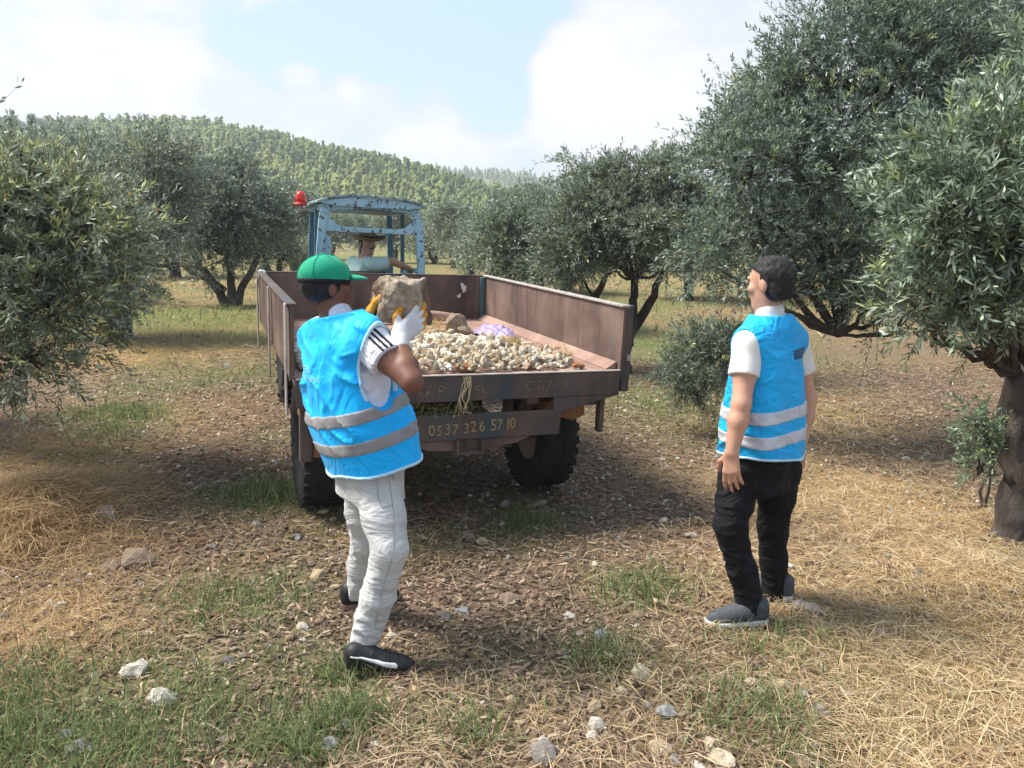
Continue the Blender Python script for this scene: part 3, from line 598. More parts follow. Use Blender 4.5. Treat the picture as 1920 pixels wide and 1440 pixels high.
for ch, x_, z_ in zip('0537326' + '5710', (-.255, -.208, -.160, -.113, -.045, .003, .055, .125, .172, .222, .252), (-.355, -.353, -.352, -.35, -.346, -.346, -.343, -.340, -.338, -.336, -.334)):
    o = lettering('painted_digit', ch, .096 * rr.uniform(.93, 1.08), 0, 0, 0, M_letter, TR, 1.0, .88); o.location = (x_ + rr.uniform(-.003, .003), -.0215, z_ + rr.uniform(-.004, .004)); o.rotation_euler = (0, rr.uniform(-.07, .07), 0)
lettering('painted_letters', 'SAP', .095, -.335, -.120, -.0135, M_letter2, TR, 1.25)
lettering('painted_letters', 'VORA', .085, .29, -.105, -.0135, M_letter2, TR, 1.2)
lettering('painted_letters', 'S', .08, .60, -.10, -.0135, M_letter2, TR)
lettering('painted_letters', 'TEL', .075, -.03, -.115, -.0135, M_letter2, TR, 1.2)
# chassis under the bed
for s in (-1, 1): MB().box((s * .42 - .04, .03, -.20), (s * .42 + .04, TL - .05, -.047)).build('chassis_rail', M_rust_dark, TR, bevel=.004)
for y in (.55, 1.4, 2.2): MB().box((-TW + .02, y, -.12), (TW - .02, y + .06, -.047)).build('cross_member', M_rust_dark, TR)
MB().bar((.40, 2.6, -.17), (.02, 3.35, -.40), .07, .08).bar((-.40, 2.6, -.17), (-.02, 3.35, -.40), .07, .08).build('drawbar', M_rust_dark, TR)
MB().tube([(-.7, .763, -.58), (.7, .763, -.58)], .045, 10).build('axle', M_rust_dark, TR)
for s in (-1, 1):
    for j in range(4): MB().box((s * .42 - .03, .763 - .34 + .05 * j, -.53 + .014 * j - .06), (s * .42 + .03, .763 + .34 - .05 * j, -.531 + .014 * (j + 1) - .06)).build('leaf_spring', M_rust_dark, TR)
    [MB().box((s * .42 - .03, y, -.53), (s * .42 + .03, y + .05, -.2005)).build('spring_hanger', M_rust_dark, TR) for y in (.42, 1.05)]
# rusty mudguard box and leg at the right rear corner
MB().prism([(.63, -.26), (.92, -.205), (.92, -.36), (.84, -.395), (.63, -.335)], .30, .72).build('mudguard', M_rust_orange, TR)
MB().prism([(-.63, -.26), (-.63, -.335), (-.84, -.395), (-.92, -.36), (-.92, -.205)], .30, .72).build('mudguard', M_rust_orange, TR)
MB().box((.93, .10, -.43), (.965, .16, -.157)).build('side_leg', M_rust_wall, TR, bevel=.003)
MB().box((.80, .13, -.25), (.929, .15, -.157)).build('leg_bracket', M_rust_dark, TR)
MB().box((-.97, .10, -.50), (-.90, .15, -.157)).build('side_leg', M_rust_wall, TR, bevel=.003)
MB().box((-.895, .11, -.48), (-.845, .14, -.157)).build('side_leg', M_rust_orange, TR, bevel=.003)
def wheel(parent, c, R, W, lugs, lug_h, rimR, seed, ag=False):
    root = link('wheel', None, parent); root.location = c
    M = Matrix.Rotation(math.pi / 2, 4, 'Y')
    h = W / 2; prof = [(rimR, -h * .72), (rimR + .03, -h * .9), (R * .82, -h), (R * .93, -h * .96), (R * .985, -h * .82), (R, -h * .5), (R * 1.004, 0), (R, h * .5), (R * .985, h * .82), (R * .93, h * .96), (R * .82, h), (rimR + .03, h * .9), (rimR, h * .72)]
    t = MB().lathe(prof, 40, M, close=False).build('tyre', M_tyre, root, True)
    lg = MB()
    for k in range(lugs):
        for s in (-1, 1):
            a = 2 * math.pi * (k + (.5 if s > 0 else 0)) / lugs
            A = Matrix.Rotation(a, 4, 'X')
            if ag: q = A @ Matrix.Translation((s * h * .5, 0, R - .01)) @ Matrix.Rotation(s * .75, 4, 'Z'); lg.box((-h * .60, -.028, 0), (h * .60, .028, lug_h + .01), q)
            else:
                wd = 2 * math.pi * R / lugs * .30
                lg.box((s * h * .62 - h * .36, -wd, 0), (s * h * .62 + h * .36, wd, lug_h + .008), A @ Matrix.Translation((0, 0, R - .012)) @ Matrix.Rotation(s * .16, 4, 'Z'))
    lo = lg.build('tread', M_tyre, t, bevel=.003); lo['kind'] = 'stuff'
    if not ag:
        rb = MB()
        for zz in (-.16, .16): rb.lathe([(R - .01, h * (zz - .05)), (R + .008, h * (zz - .04)), (R + .008, h * (zz + .04)), (R - .01, h * (zz + .05))], 40, M, False)
        rb.build('tread_rib', M_tyre, t)
    MB().lathe([(.06, -h * .3), (rimR * .55, -h * .25), (rimR * .9, -h * .55), (rimR + .012, -h * .74), (rimR + .012, h * .74), (rimR * .9, h * .55), (rimR * .55, h * .1), (.06, h * .2)], 28, M, True).build('rim', M_rim, root, True)
    MB().lathe([(.07, -h * .7), (.07, h * .7)], 14, M).build('hub', M_rust_dark, root, True)
    return root
wheel(TR, (.79, .763, -.565), .415, .27, 30, .012, .22, 1)
wheel(TR, (-.79, .763, -.565), .415, .27, 30, .012, .22, 2)
# the empty stands at the trailer's base; shift the parts so nothing moves
base = TMAT @ Vector((0, .763, -.98)); sh = TMAT.inverted() @ base
for c in TR.children: c.location = Vector(c.location) - sh
TR.matrix_world = TMAT @ Matrix.Translation(sh)
def bed(x, y, zz): return np.array(TMAT @ Vector((x, y, zz)))
# ------------------------------------------------------------ stone shapes
def stone_mesh(name, seed, sub=2, ang=.35):
    r = np.random.default_rng(seed); bm = bmesh.new(); bmesh.ops.create_icosphere(bm, subdivisions=sub, radius=1)
    planes = [(lambda n: n / np.linalg.norm(n))(r.normal(size=3)) for _ in range(9)]; ds = r.uniform(.62, .92, 9)
    for v in bm.verts:
        p = np.array(v.co)
        for n, d in zip(planes, ds):
            e = p @ n - d
            if e > 0: p = p - n * e * .92
        p = p * (1 + .07 * r.normal()); v.co = p
    me = bpy.data.meshes.new(name); bm.to_mesh(me); bm.free(); return me
def solid(name, c1, c2, rough=.9, scale=14, bump=.5, bd=.01):
    t = NT(name); c = t.ramp(t.noise(1.6, 5, .6), [(.3, c1), (.7, c2)]); c = t.mix(t.mul(t.step(t.noise(1.1, 5, .65, off=(4, 1, 2)), .48, .64), .42), c, (.24, .165, .11))
    t.color(c); t.bump(t.noise(6, 6, .65), bump, .12); return t.fin(rough, 0, .2)
M_cream = solid('cream_limestone', (.48, .39, .26), (.70, .60, .44)); M_white = solid('white_limestone', (.50, .45, .37), (.74, .69, .60)); M_tan = solid('tan_limestone', (.38, .28, .17), (.58, .45, .29)); M_pinkst = solid('pinkish_stone', (.45, .28, .19), (.60, .42, .30))
M_grey = solid('grey_field_stone', (.21, .19, .165), (.38, .35, .31)); M_dkgrey = solid('dark_grey_stone', (.10, .10, .10), (.20, .20, .19)); M_brown = solid('earthy_stone', (.20, .145, .10), (.34, .26, .19)); M_bluegrey = solid('bluish_grey_stone', (.22, .24, .25), (.38, .40, .40))
stone_by = {m: [] for m in (M_cream, M_white, M_tan, M_pinkst, M_grey, M_dkgrey, M_brown, M_bluegrey)}
for m in stone_by:
    for k in range(5):
        me = stone_mesh('stone', 100 + k, 2); me.materials.append(m); stone_by[m].append(me)
small_by = {}
for m in (M_cream, M_white, M_tan, M_pinkst):
    small_by[m] = []
    for k in range(4): me = stone_mesh('small_stone', 200 + k, 1); me.materials.append(m); small_by[m].append(me)
# heap of pale stones on the bed
def heap_h(x, y):
    e = 1 - (np.abs(x + .22) / .98) ** 2.4 - (np.abs(y - .72) / .80) ** 2.2
    e2 = 1 - ((x - .45) / .42) ** 2 - ((y - .45) / .42) ** 2
    return np.clip(np.maximum(0.065 * np.minimum(1, 2 * e), .045 * np.minimum(1, 2 * e2)) * (.65 + .7 * fbm2(x * 4 + 2, y * 4, 2)), 0, .2) * (y > .03)
r = np.random.default_rng(21); cand = []
while len(cand) < 3200:
    x = r.uniform(-.95, .86); y = r.uniform(.035, 1.55); h = float(heap_h(np.array(x), np.array(y)))
    if h > .012 or (r.random() < .02): cand.append((x, y, h, r.uniform(.008, .024) * (1.5 if r.random() < .10 else 1)))
cand = np.array(cand)
# keep the ones that show: on the top layer, in front of the man's right side
vis = np.argsort(-(cand[:, 3] * (cand[:, 0] > -.42) * (1.2 - .35 * cand[:, 1])))[:300]; iv = np.zeros(len(cand), bool); iv[vis] = True
mk = [M_cream] * 6 + [M_white] * 2 + [M_tan] * 4 + [M_pinkst]
for i in np.where(iv)[0]:
    x, y, h, s = cand[i]; m = mk[r.integers(len(mk))]; o = link('pale_stone', small_by[m][r.integers(4)])
    o.location = bed(x, y, h + s * .35 + r.uniform(0, .008)); o.rotation_euler = tuple(r.uniform(0, 6.28, 3)); o.scale = (s * r.uniform(1.0, 1.6), s, s * r.uniform(.5, .9))
    tag(o, 'small cream limestone lying in the heap on the trailer bed', 'stone', 'pale stones heaped on the trailer')
def merged_stones(name, P, S, mats_cols, seed, flat=(.7, 1.0)):
    r = np.random.default_rng(seed); VV = []; FF = []; CC = []; b = 0; protos = []
    for k in range(5):
        me = stone_mesh('tmp', seed * 7 + k, 1); v = np.array([q.co[:] for q in me.vertices]); f = np.array([p.vertices[:] for p in me.polygons]); protos.append((v, f)); bpy.data.meshes.remove(me)
    for k, (v, f) in enumerate(protos):
        q = np.arange(len(P)) % 5 == k; n = q.sum(); an = r.uniform(0, 6.28, n); sc = S[q]; fl = r.uniform(*flat, n)
        x = v[None, :, 0] * np.cos(an)[:, None] - v[None, :, 1] * np.sin(an)[:, None]; y = v[None, :, 0] * np.sin(an)[:, None] + v[None, :, 1] * np.cos(an)[:, None]
        W = np.stack([x * sc[:, None] * 1.15, y * sc[:, None], v[None, :, 2] * (sc * fl)[:, None]], -1) + P[q][:, None]
        VV.append(W.reshape(-1, 3)); FF.append((f[None] + (np.arange(n) * len(v))[:, None, None]).reshape(-1, 3) + b); b += n * len(v)
        c = np.array(mats_cols)[r.integers(len(mats_cols), size=n)] * r.uniform(.8, 1.15, (n, 1)); CC.append(np.repeat(c, len(v), 0))
    return link(name, np_mesh(name, np.concatenate(VV), np.concatenate(FF), M_stone, np.concatenate(CC)))
under = cand[~iv]; P = np.array([bed(x, y, h * .8 + s * .25) for x, y, h, s in under])
tag(merged_stones('stone_heap', P, under[:, 3] * 1.1, [(.62, .54, .40), (.68, .62, .50), (.50, .40, .27), (.70, .66, .58)], 5), 'mass of pale cream limestone pieces filling the trailer bed', 'stones', kind='stuff')
# odd pieces on the load
def straw_tuft(name, label, c, rad, hgt, n, L, seed, cols=((.50, .36, .15), (.36, .24, .09), (.60, .46, .22)), parent=None, cat='straw', rock=None):
    r = np.random.default_rng(seed); VV = []
    u = r.normal(size=(n, 3)); u /= np.linalg.norm(u, axis=1, keepdims=True); u[:, 2] = np.abs(u[:, 2]); p = u * np.array([rad, rad, hgt]) * r.random((n, 1)) ** .4
    d = r.normal(size=(n, 3)); d[:, 2] *= .5; d /= np.linalg.norm(d, axis=1, keepdims=True); w = np.cross(d, r.normal(size=(n, 3))); w /= np.linalg.norm(w, axis=1, keepdims=True); l = L * r.uniform(.4, 1.2, n)[:, None]; ww = .0022
    k = np.cross(d, w) * .3 * l
    V = np.stack([p - d * l / 2 - w * ww, p - d * l / 2 + w * ww, p + k + w * ww, p + k - w * ww, p + d * l / 2], 1); V[..., 2] = np.maximum(V[..., 2], .003); Fq = []
    i = np.arange(n) * 5; q = np.stack([i, i + 1, i + 2, i + 3], 1); t = np.stack([i + 3, i + 2, i + 4, i + 4], 1)
    me = np_mesh(name, V.reshape(-1, 3), np.concatenate([q, t[:, [0, 1, 2]].repeat(1, 0)[:, [0, 1, 2, 2]]]), M_grass, np.repeat(np.array(cols)[r.integers(len(cols), size=n)], 5, 0)); me.validate()
    o = link(name, me, parent); o.location = c
    if label: tag(o, label, cat)
    return o
def put_stone(label, m, c, s, rot, seed=0, name='stone', cat='stone', kind=0):
    o = link(name, stone_by[m][seed % 5]); o.location = c; o.scale = s; o.rotation_euler = rot; return tag(o, label, cat)
put_stone('big dark mud covered rock beside the purple sack on the trailer', M_brown, bed(.36, 1.45, .11), (.105, .10, .10), (.3, .2, .5), 1)
straw_tuft('straw_clump', 'dry straw clump left of the mud covered rock on the trailer', bed(.20, 1.45, .02), .12, .14, 160, .16, 2)
put_stone('dark flat stone in the middle of the stone heap', M_brown, bed(.27, .95, .13), (.075, .055, .035), (.1, .2, 1.0), 2)
straw_tuft('straw_clump', 'straw tuft on the right half of the stone heap', bed(.52, .68, .06), .10, .07, 150, .11, 3)
put_stone('brown earth clod beside the straw tuft on the stone heap', M_brown, bed(.44, .60, .08), (.05, .05, .04), (.4, .1, 2.0), 3)
put_stone('dark clod behind the straw tuft near the right wall', M_brown, bed(.60, .85, .06), (.06, .05, .035), (.2, .6, 2.0), 4)
straw_tuft('straw_clump', 'straw tuft against the foot of the trailer right wall', bed(.84, .62, .005), .10, .05, 90, .10, 4)
put_stone('red brown clay piece lying alone near the right corner of the bed', M_pinkst if False else M_brown, bed(.74, .09, .022), (.055, .030, .020), (0, .1, .3), 0, 'clay_piece', 'clay')
M_clay = solid('red_clay', (.30, .10, .045), (.42, .17, .08)); cl = stone_mesh('clay', 77, 2); cl.materials.append(M_clay); [o for o in COL.objects if o.name.startswith('clay_piece')][0].data = cl
o = link('clay_piece', cl); o.location = bed(-.02, .07, .03); o.scale = (.075, .03, .028); o.rotation_euler = (0, .2, .2); tag(o, 'orange red clay lump at the rear edge of the stone heap', 'clay')
# purple sack
def cloth_lump(name, label, c, sx, sy, h, m, seed, cat):
    r = np.random.default_rng(seed); n = 44; X, Y = np.meshgrid(np.linspace(-1, 1, n), np.linspace(-1, 1, n), indexing='ij')
    Z = h * (.25 + .9 * fbm2(X * 3 + seed, Y * 3, 3) + .5 * np.abs(fbm2(X * 7, Y * 7 + seed, 3) - .5)) * np.clip(1.25 - (X ** 2 + Y ** 2), 0.02, 1); V = np.stack([X * sx * (1 + .2 * fbm2(Y * 2, X * 2)), Y * sy * (1 + .3 * fbm2(X * 2 + 4, Y * 2)), Z], -1).reshape(-1, 3)
    i = np.arange(n - 1)[:, None] * n + np.arange(n - 1)[None]; o = link(name, np_mesh(name, V, np.stack([i, i + n, i + n + 1, i + 1], -1).reshape(-1, 4), m, None, True)); o.location = c
    sd = o.modifiers.new('thickness', 'SOLIDIFY'); sd.thickness = .004; return tag(o, label, cat)
sk = cloth_lump('sack', 'crumpled purple plastic sack against the trailer right wall', bed(.70, 1.50, .006), .13, .24, .10, simple('purple_plastic', (.23, .165, .36), (.42, .34, .54), 18, .4, 0, .3, .01), 3, 'sack'); sk.rotation_euler = (0, .037, .371)
# log lying across the front of the bed
lg = MB(); pts = [bed(x, 2.32 + .03 * math.sin(x * 5), .065 + .012 * math.sin(4 * x + 1)) for x in np.linspace(-.35, .62, 13)]
lg.tube(pts, [.035, .04, .043, .045, .043, .047, .056, .052, .047, .045, .043, .038, .028], 10)
tag(lg.build('log', simple('bare_pinkish_wood', (.24, .13, .09), (.42, .28, .22), 7, .7, 0, .4, .006, .3, (1, 1, .4)), None, True), 'smooth brown log lying across the front of the trailer bed', 'log')
straw_tuft('straw_clump', 'straw and twigs scattered on the trailer bed in front of the log', bed(-.05, 1.75, .002), .26, .03, 150, .14, 9)
straw_tuft('dry_grass', 'dried grass caught behind the numbered trailer bumper', bed(-.10, .11, -.232), .20, .05, 420, .12, 5, ((.20, .19, .08), (.34, .27, .12), (.14, .15, .06)), None, 'grass')
straw_tuft('dry_grass', 'dried grass caught in the left half of the rear slot', bed(-.36, .12, -.232), .17, .06, 300, .12, 6, ((.20, .19, .08), (.34, .27, .12), (.14, .15, .06)), None, 'grass')
hs = MB(); rr = random.Random(8)
for k in range(9):
    x = -.02 + rr.uniform(-.035, .05); pts = [bed(x, -.02, -.005 - .0), bed(x - .01 + rr.uniform(-.02, .02), -.035, -.06), bed(x - .02 + rr.uniform(-.03, .02), -.03, -.13), bed(x - .03 + rr.uniform(-.04, .03), -.03, -.19 - rr.uniform(0, .06))]; hs.tube(pts, .0022, 3)
tag(hs.build('dangling_straw', simple('pale_straw', (.5, .38, .18), (.62, .5, .27), 20, .8), None), 'few pale straws hanging over the trailer rear beam', 'straw')
tc_ = MB(); tc_.box((-.03, -.02, 0), (.03, .02, .13)); q = tc_.build('rag', simple('white_rag', (.55, .55, .56), (.7, .7, .7), 20), None, bevel=.012); q.location = bed(-1.03, 2.60, .30); q.rotation_euler = (.1, .3, .4); tag(q, 'white rag tied on the far left corner of the trailer', 'rag')
# ------------------------------------------------------------ tractor
TRY = .35; TM = Matrix.Translation((-1.64, 8.30, gz1(-1.64, 8.3))) @ eul(TRY, 0, .045)
TC = thing('tractor', 'old pale blue tractor with open cab and red beacon', 'tractor'); TC.matrix_world = TM
wheel(TC, (-.72, 0, .60), .60, .34, 16, .04, .32, 3, True); wheel(TC, (.72, 0, .60), .60, .34, 16, .04, .32, 4, True)
wheel(TC, (-.62, 1.95, .40), .40, .22, 14, .02, .22, 5, True); wheel(TC, (.62, 1.95, .40), .40, .22, 14, .02, .22, 6, True)
MB().box((-.22, -.25, .45), (.22, 1.2, .85)).build('gearbox', M_cabdark, TC, bevel=.03)
MB().tube([(-.6, 0, .60), (.6, 0, .60)], .09, 12).build('rear_axle', M_cabdark, TC)
MB().tube([(-.55, 1.95, .40), (.55, 1.95, .40)], .05, 10).build('front_axle', M_cabdark, TC)
hd = MB().box((-.26, 1.05, .72), (.26, 2.35, 1.28)).build('bonnet', M_cab, TC, bevel=.07)
MB().box((-.22, 2.351, .78), (.22, 2.37, 1.20)).build('grille', M_tyre, hd)
for s in (-1, 1): MB().lathe([(.08, 0), (.085, .04)], 16, Matrix.Translation((s * .15, 2.37, 1.05)) @ Matrix.Rotation(-math.pi / 2, 4, 'X')).build('headlight', M_edge, hd)
MB().tube([(.2, 1.5, 1.28), (.2, 1.5, 1.75), (.2, 1.46, 1.85)], .03, 10).build('exhaust', M_rust_dark, TC)
for s in (-1, 1):                        # mudguards over the rear wheels
    f = MB(); prof = [(.67 * math.cos(a), .60 + .67 * math.sin(a)) for a in np.linspace(.15, math.pi - .05, 13)]
    V = []; Fs = []
    for y, zz in prof: V += [(s * .50, y, zz), (s * .93, y, zz), (s * .50, y * .97, .60 + (zz - .60) * .97), (s * .93, y * .97, .60 + (zz - .60) * .97)]
    for i in range(12):
        a = 4 * i; Fs += [(a, a+4, a+5, a+1), (a+2, a+3, a+7, a+6), (a, a+2, a+6, a+4), (a+1, a+5, a+7, a+3)]
    Fs += [(0, 1, 3, 2), (48, 50, 51, 49)]
    fo = f.add(V, Fs).build('mudguard', M_cab, TC)
    MB().box((s * .70 - .05, -.66, .80), (s * .70 + .05, -.615, .92)).build('tail_lamp', simple('red_lens', (.45, .02, .01), (.6, .04, .02), 5, .3), fo, bevel=.01)
    MB().box((s * .86 - .03, -.70, .62), (s * .86 + .03, -.675, .78)).build('marker_plate', M_edge, fo)
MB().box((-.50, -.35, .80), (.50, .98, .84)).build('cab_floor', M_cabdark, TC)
# cab frame
cw = .485; zr = 2.03; yb = -.42; yf = .95
def bent(pts, r=.03): return MB().tube(pts, r, 8)
def rear_post(s):
    pts = [(s * (cw + .05), yb, 1.02), (s * (cw + .03), yb, 1.5), (s * cw, yb, zr - .13)]
    for a in np.linspace(0, math.pi / 2, 5)[1:]: pts.append((s * (cw - .13 + .13 * math.cos(a)), yb, zr - .13 + .13 * math.sin(a)))
    pts.append((0, yb, zr + .02)); return pts
for s in (-1, 1):
    rp = MB(); P_ = rear_post(s)
    for a, b_ in zip(P_[:-1], P_[1:]): rp.bar(a, b_, .075, .05, (0, 1, 0))
    rp.build('rear_post', M_cab, TC)
    MB().bar((s * cw, yf, .9), (s * (cw - .04), yf, zr), .06, .06).build('front_post', M_cabdark, TC, bevel=.006)
    MB().bar((s * cw, .30, .9), (s * (cw - .02), .30, zr), .04, .04).build('door_post', M_cabdark, TC, bevel=.005)
    MB().bar((s * cw, yb, 1.42), (s * cw, .30, 1.36), .035, .045).build('side_rail', M_cab, TC, bevel=.004)
    MB().bar((s * (cw - .03), yb, zr - .01), (s * (cw - .04), yf, zr - .01), .05, .05).build('roof_rail', M_cab, TC, bevel=.005)
MB().bar((-cw, yb, 1.80), (cw, yb, 1.80), .03, .05).build('rear_rail', M_cab, TC, bevel=.004)
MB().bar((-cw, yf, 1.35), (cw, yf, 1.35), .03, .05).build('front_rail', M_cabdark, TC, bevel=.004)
MB().prism([(cw - .22, 1.825), (cw - .03, 1.825), (cw - .03, 1.98), (cw - .08, 1.90), (cw - .14, 1.84)], yb - .015, yb + .015).build('corner_gusset', M_cab, TC)
MB().prism([(-cw + .22, 1.825), (-cw + .14, 1.84), (-cw + .08, 1.90), (-cw + .03, 1.98), (-cw + .03, 1.825)], yb - .015, yb + .015).build('corner_gusset', M_cab, TC)
MB().bar((-cw + .03, yb + .01, 1.1), (-cw + .03, yb + .01, 1.74), .10, .012).build('rear_panel', M_cab, TC)
rf = MB(); V = []; Fs = []
xs_ = np.linspace(-cw - .06, cw + .06, 13); ys_ = np.linspace(yb - .08, yf + .12, 7)
for lay in (0, 1):
    for x in xs_:
        for y in ys_: V.append((x, y, zr + .04 + .075 * (1 - (x / (cw + .06)) ** 2) - .02 * lay + .01 * math.sin(9 * x + 4 * y)))
I = lambda l, i, j: l * 91 + i * 7 + j
for i in range(12):
    for j in range(6): Fs.append((I(0,i,j), I(0,i+1,j), I(0,i+1,j+1), I(0,i,j+1))); Fs.append((I(1,i,j), I(1,i,j+1), I(1,i+1,j+1), I(1,i+1,j)))
    Fs.append((I(0,i,0), I(1,i,0), I(1,i+1,0), I(0,i+1,0))); Fs.append((I(0,i,6), I(0,i+1,6), I(1,i+1,6), I(1,i,6)))
for j in range(6): Fs.append((I(0,0,j), I(0,0,j+1), I(1,0,j+1), I(1,0,j))); Fs.append((I(0,12,j), I(1,12,j), I(1,12,j+1), I(0,12,j+1)))
ro = rf.add(V, Fs).build('roof', chipped('flaking_roof_paint', (.28, .36, .38), (.36, .46, .50), (.10, .085, .075), .50), TC)
MB().prism([(x, zr + .02 + .075 * (1 - (x / (cw + .06)) ** 2)) for x in xs_] + [(x, zr - .005) for x in xs_[::-1] if abs(x) < cw - .05], yb - .06, yb - .045).build('roof_skirt', M_cab, ro)
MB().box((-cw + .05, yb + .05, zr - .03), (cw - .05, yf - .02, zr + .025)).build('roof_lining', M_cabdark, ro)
# beacon on a bracket
bp = (-cw - .15, .25, zr - .02)
MB().bar((-cw - .02, .25, zr - .05), bp, .03, .02).bar((bp[0], bp[1], bp[2] - .03), (bp[0], bp[1], bp[2] + .03), .05, .05).build('beacon_bracket', M_edge, TC)
t = NT('red_beacon_glass'); t.color((.75, .03, .012)); t.b.inputs['Transmission Weight'].default_value = .25; M_beacon = t.fin(.18, 0, .6)
bl = MB().lathe([(.055, 0), (.056, .06), (.052, .10), (.036, .128), (.012, .138)], 20, Matrix.Translation((bp[0], bp[1], bp[2] + .035))).build('beacon', M_beacon, TC, True)
MB().lathe([(.064, 0), (.066, .012), (.064, .03)], 20, Matrix.Translation((bp[0], bp[1], bp[2] + .022))).build('beacon_base', simple('red_base', (.4, .03, .02), (.5, .06, .04), 5, .5), bl, True)
# seat and wheel
MB().box((-.22, -.12, .95), (.22, .30, 1.05)).box((-.22, -.20, 1.051), (.22, -.12, 1.38)).build('seat', M_tyre, TC, bevel=.03)
stw = MB(); n = 20
stw.tube([(.19 * math.cos(a), .62 + .19 * math.sin(a) * .9, 1.30 + .19 * math.sin(a) * .4) for a in np.linspace(0, 2 * math.pi, n + 1)], .014, 6); stw.tube([(-.19, .62, 1.30), (.19, .62, 1.30)], .012, 6)
sw = stw.build('steering_wheel', M_tyre, TC, True); MB().tube([(0, .62, 1.30), (0, .9, .95)], .02, 8).build('steering_column', M_cabdark, sw)
# ------------------------------------------------------------ people: implicit surfaces, one continuous skin per body
class Vol:
    def __init__(s, lo, hi, h):
        s.h = h; s.lo = np.array(lo, float); n = np.ceil((np.array(hi) - s.lo) / h).astype(int) + 1; s.n = n
        s.ax = [s.lo[i] + h * np.arange(n[i]) for i in range(3)]; s.D = np.full(n, 1e2, np.float32)
    def like(s):
        w = Vol.__new__(Vol); w.h = s.h; w.lo = s.lo; w.n = s.n; w.ax = s.ax; w.D = np.full(s.n, 1e2, np.float32); return w
    def sl(s, lo, hi):
        a = np.clip(np.floor((np.array(lo) - s.lo) / s.h).astype(int), 0, s.n); b = np.clip(np.ceil((np.array(hi) - s.lo) / s.h).astype(int) + 1, 0, s.n)
        return tuple(slice(i, j) for i, j in zip(a, b))
    def pts(s, q): return s.ax[0][q[0]][:, None, None], s.ax[1][q[1]][None, :, None], s.ax[2][q[2]][None, None, :]
    def put(s, q, d, k):
        a = s.D[q]; d = d.astype(np.float32)
        if k <= 0: s.D[q] = np.minimum(a, d); return
        hh = np.clip(.5 + .5 * (a - d) / k, 0, 1); s.D[q] = a * (1 - hh) + d * hh - k * hh * (1 - hh)
    def cap(s, p0, p1, r0, r1, k=.02, fx=None):
        p0 = np.array(p0, float); p1 = np.array(p1, float); m = max(r0, r1) + k + 4 * s.h + .01
        q = s.sl(np.minimum(p0, p1) - m, np.maximum(p0, p1) + m); X, Y, Z = s.pts(q); v = p1 - p0; L2 = max(v @ v, 1e-9)
        t = np.clip(((X - p0[0]) * v[0] + (Y - p0[1]) * v[1] + (Z - p0[2]) * v[2]) / L2, 0, 1)
        d = np.sqrt((X - p0[0] - t * v[0]) ** 2 + (Y - p0[1] - t * v[1]) ** 2 + (Z - p0[2] - t * v[2]) ** 2) - (r0 + (r1 - r0) * t)
        if fx is not None: d = d + fx(X, Y, Z, t * math.sqrt(L2))
        s.put(q, d, k)
    def chain(s, P, R, k=.02):
        for a, b, c, d in zip(P[:-1], P[1:], R[:-1], R[1:]): s.cap(a, b, c, d, k)
    def ell(s, c, ax, r, k=.02):
        c = np.array(c, float); A = [np.array(a, float) for a in ax]; m = max(r) + k + 4 * s.h + .01
        q = s.sl(c - m, c + m); X, Y, Z = s.pts(q); X = X - c[0]; Y = Y - c[1]; Z = Z - c[2]
        u = [(X * a[0] + Y * a[1] + Z * a[2]) for a in A]
        k0 = np.sqrt(sum((w / rr) ** 2 for w, rr in zip(u, r))); k1 = np.sqrt(sum((w / rr ** 2) ** 2 for w, rr in zip(u, r))) + 1e-6
        s.put(q, k0 * (k0 - 1) / k1, k)
    def mesh(s, name, mat, parent, org, fix=None, smooth=True):
        if fix is not None: q = tuple(slice(0, k) for k in s.n); X, Y, Z = s.pts(q); s.D = fix(s.D, X, Y, Z).astype(np.float32)
        V, Fq = surf_net(s.D, s.lo, s.h)
        return link(name, np_mesh(name, V - np.array(org), Fq, mat, None, smooth), parent)
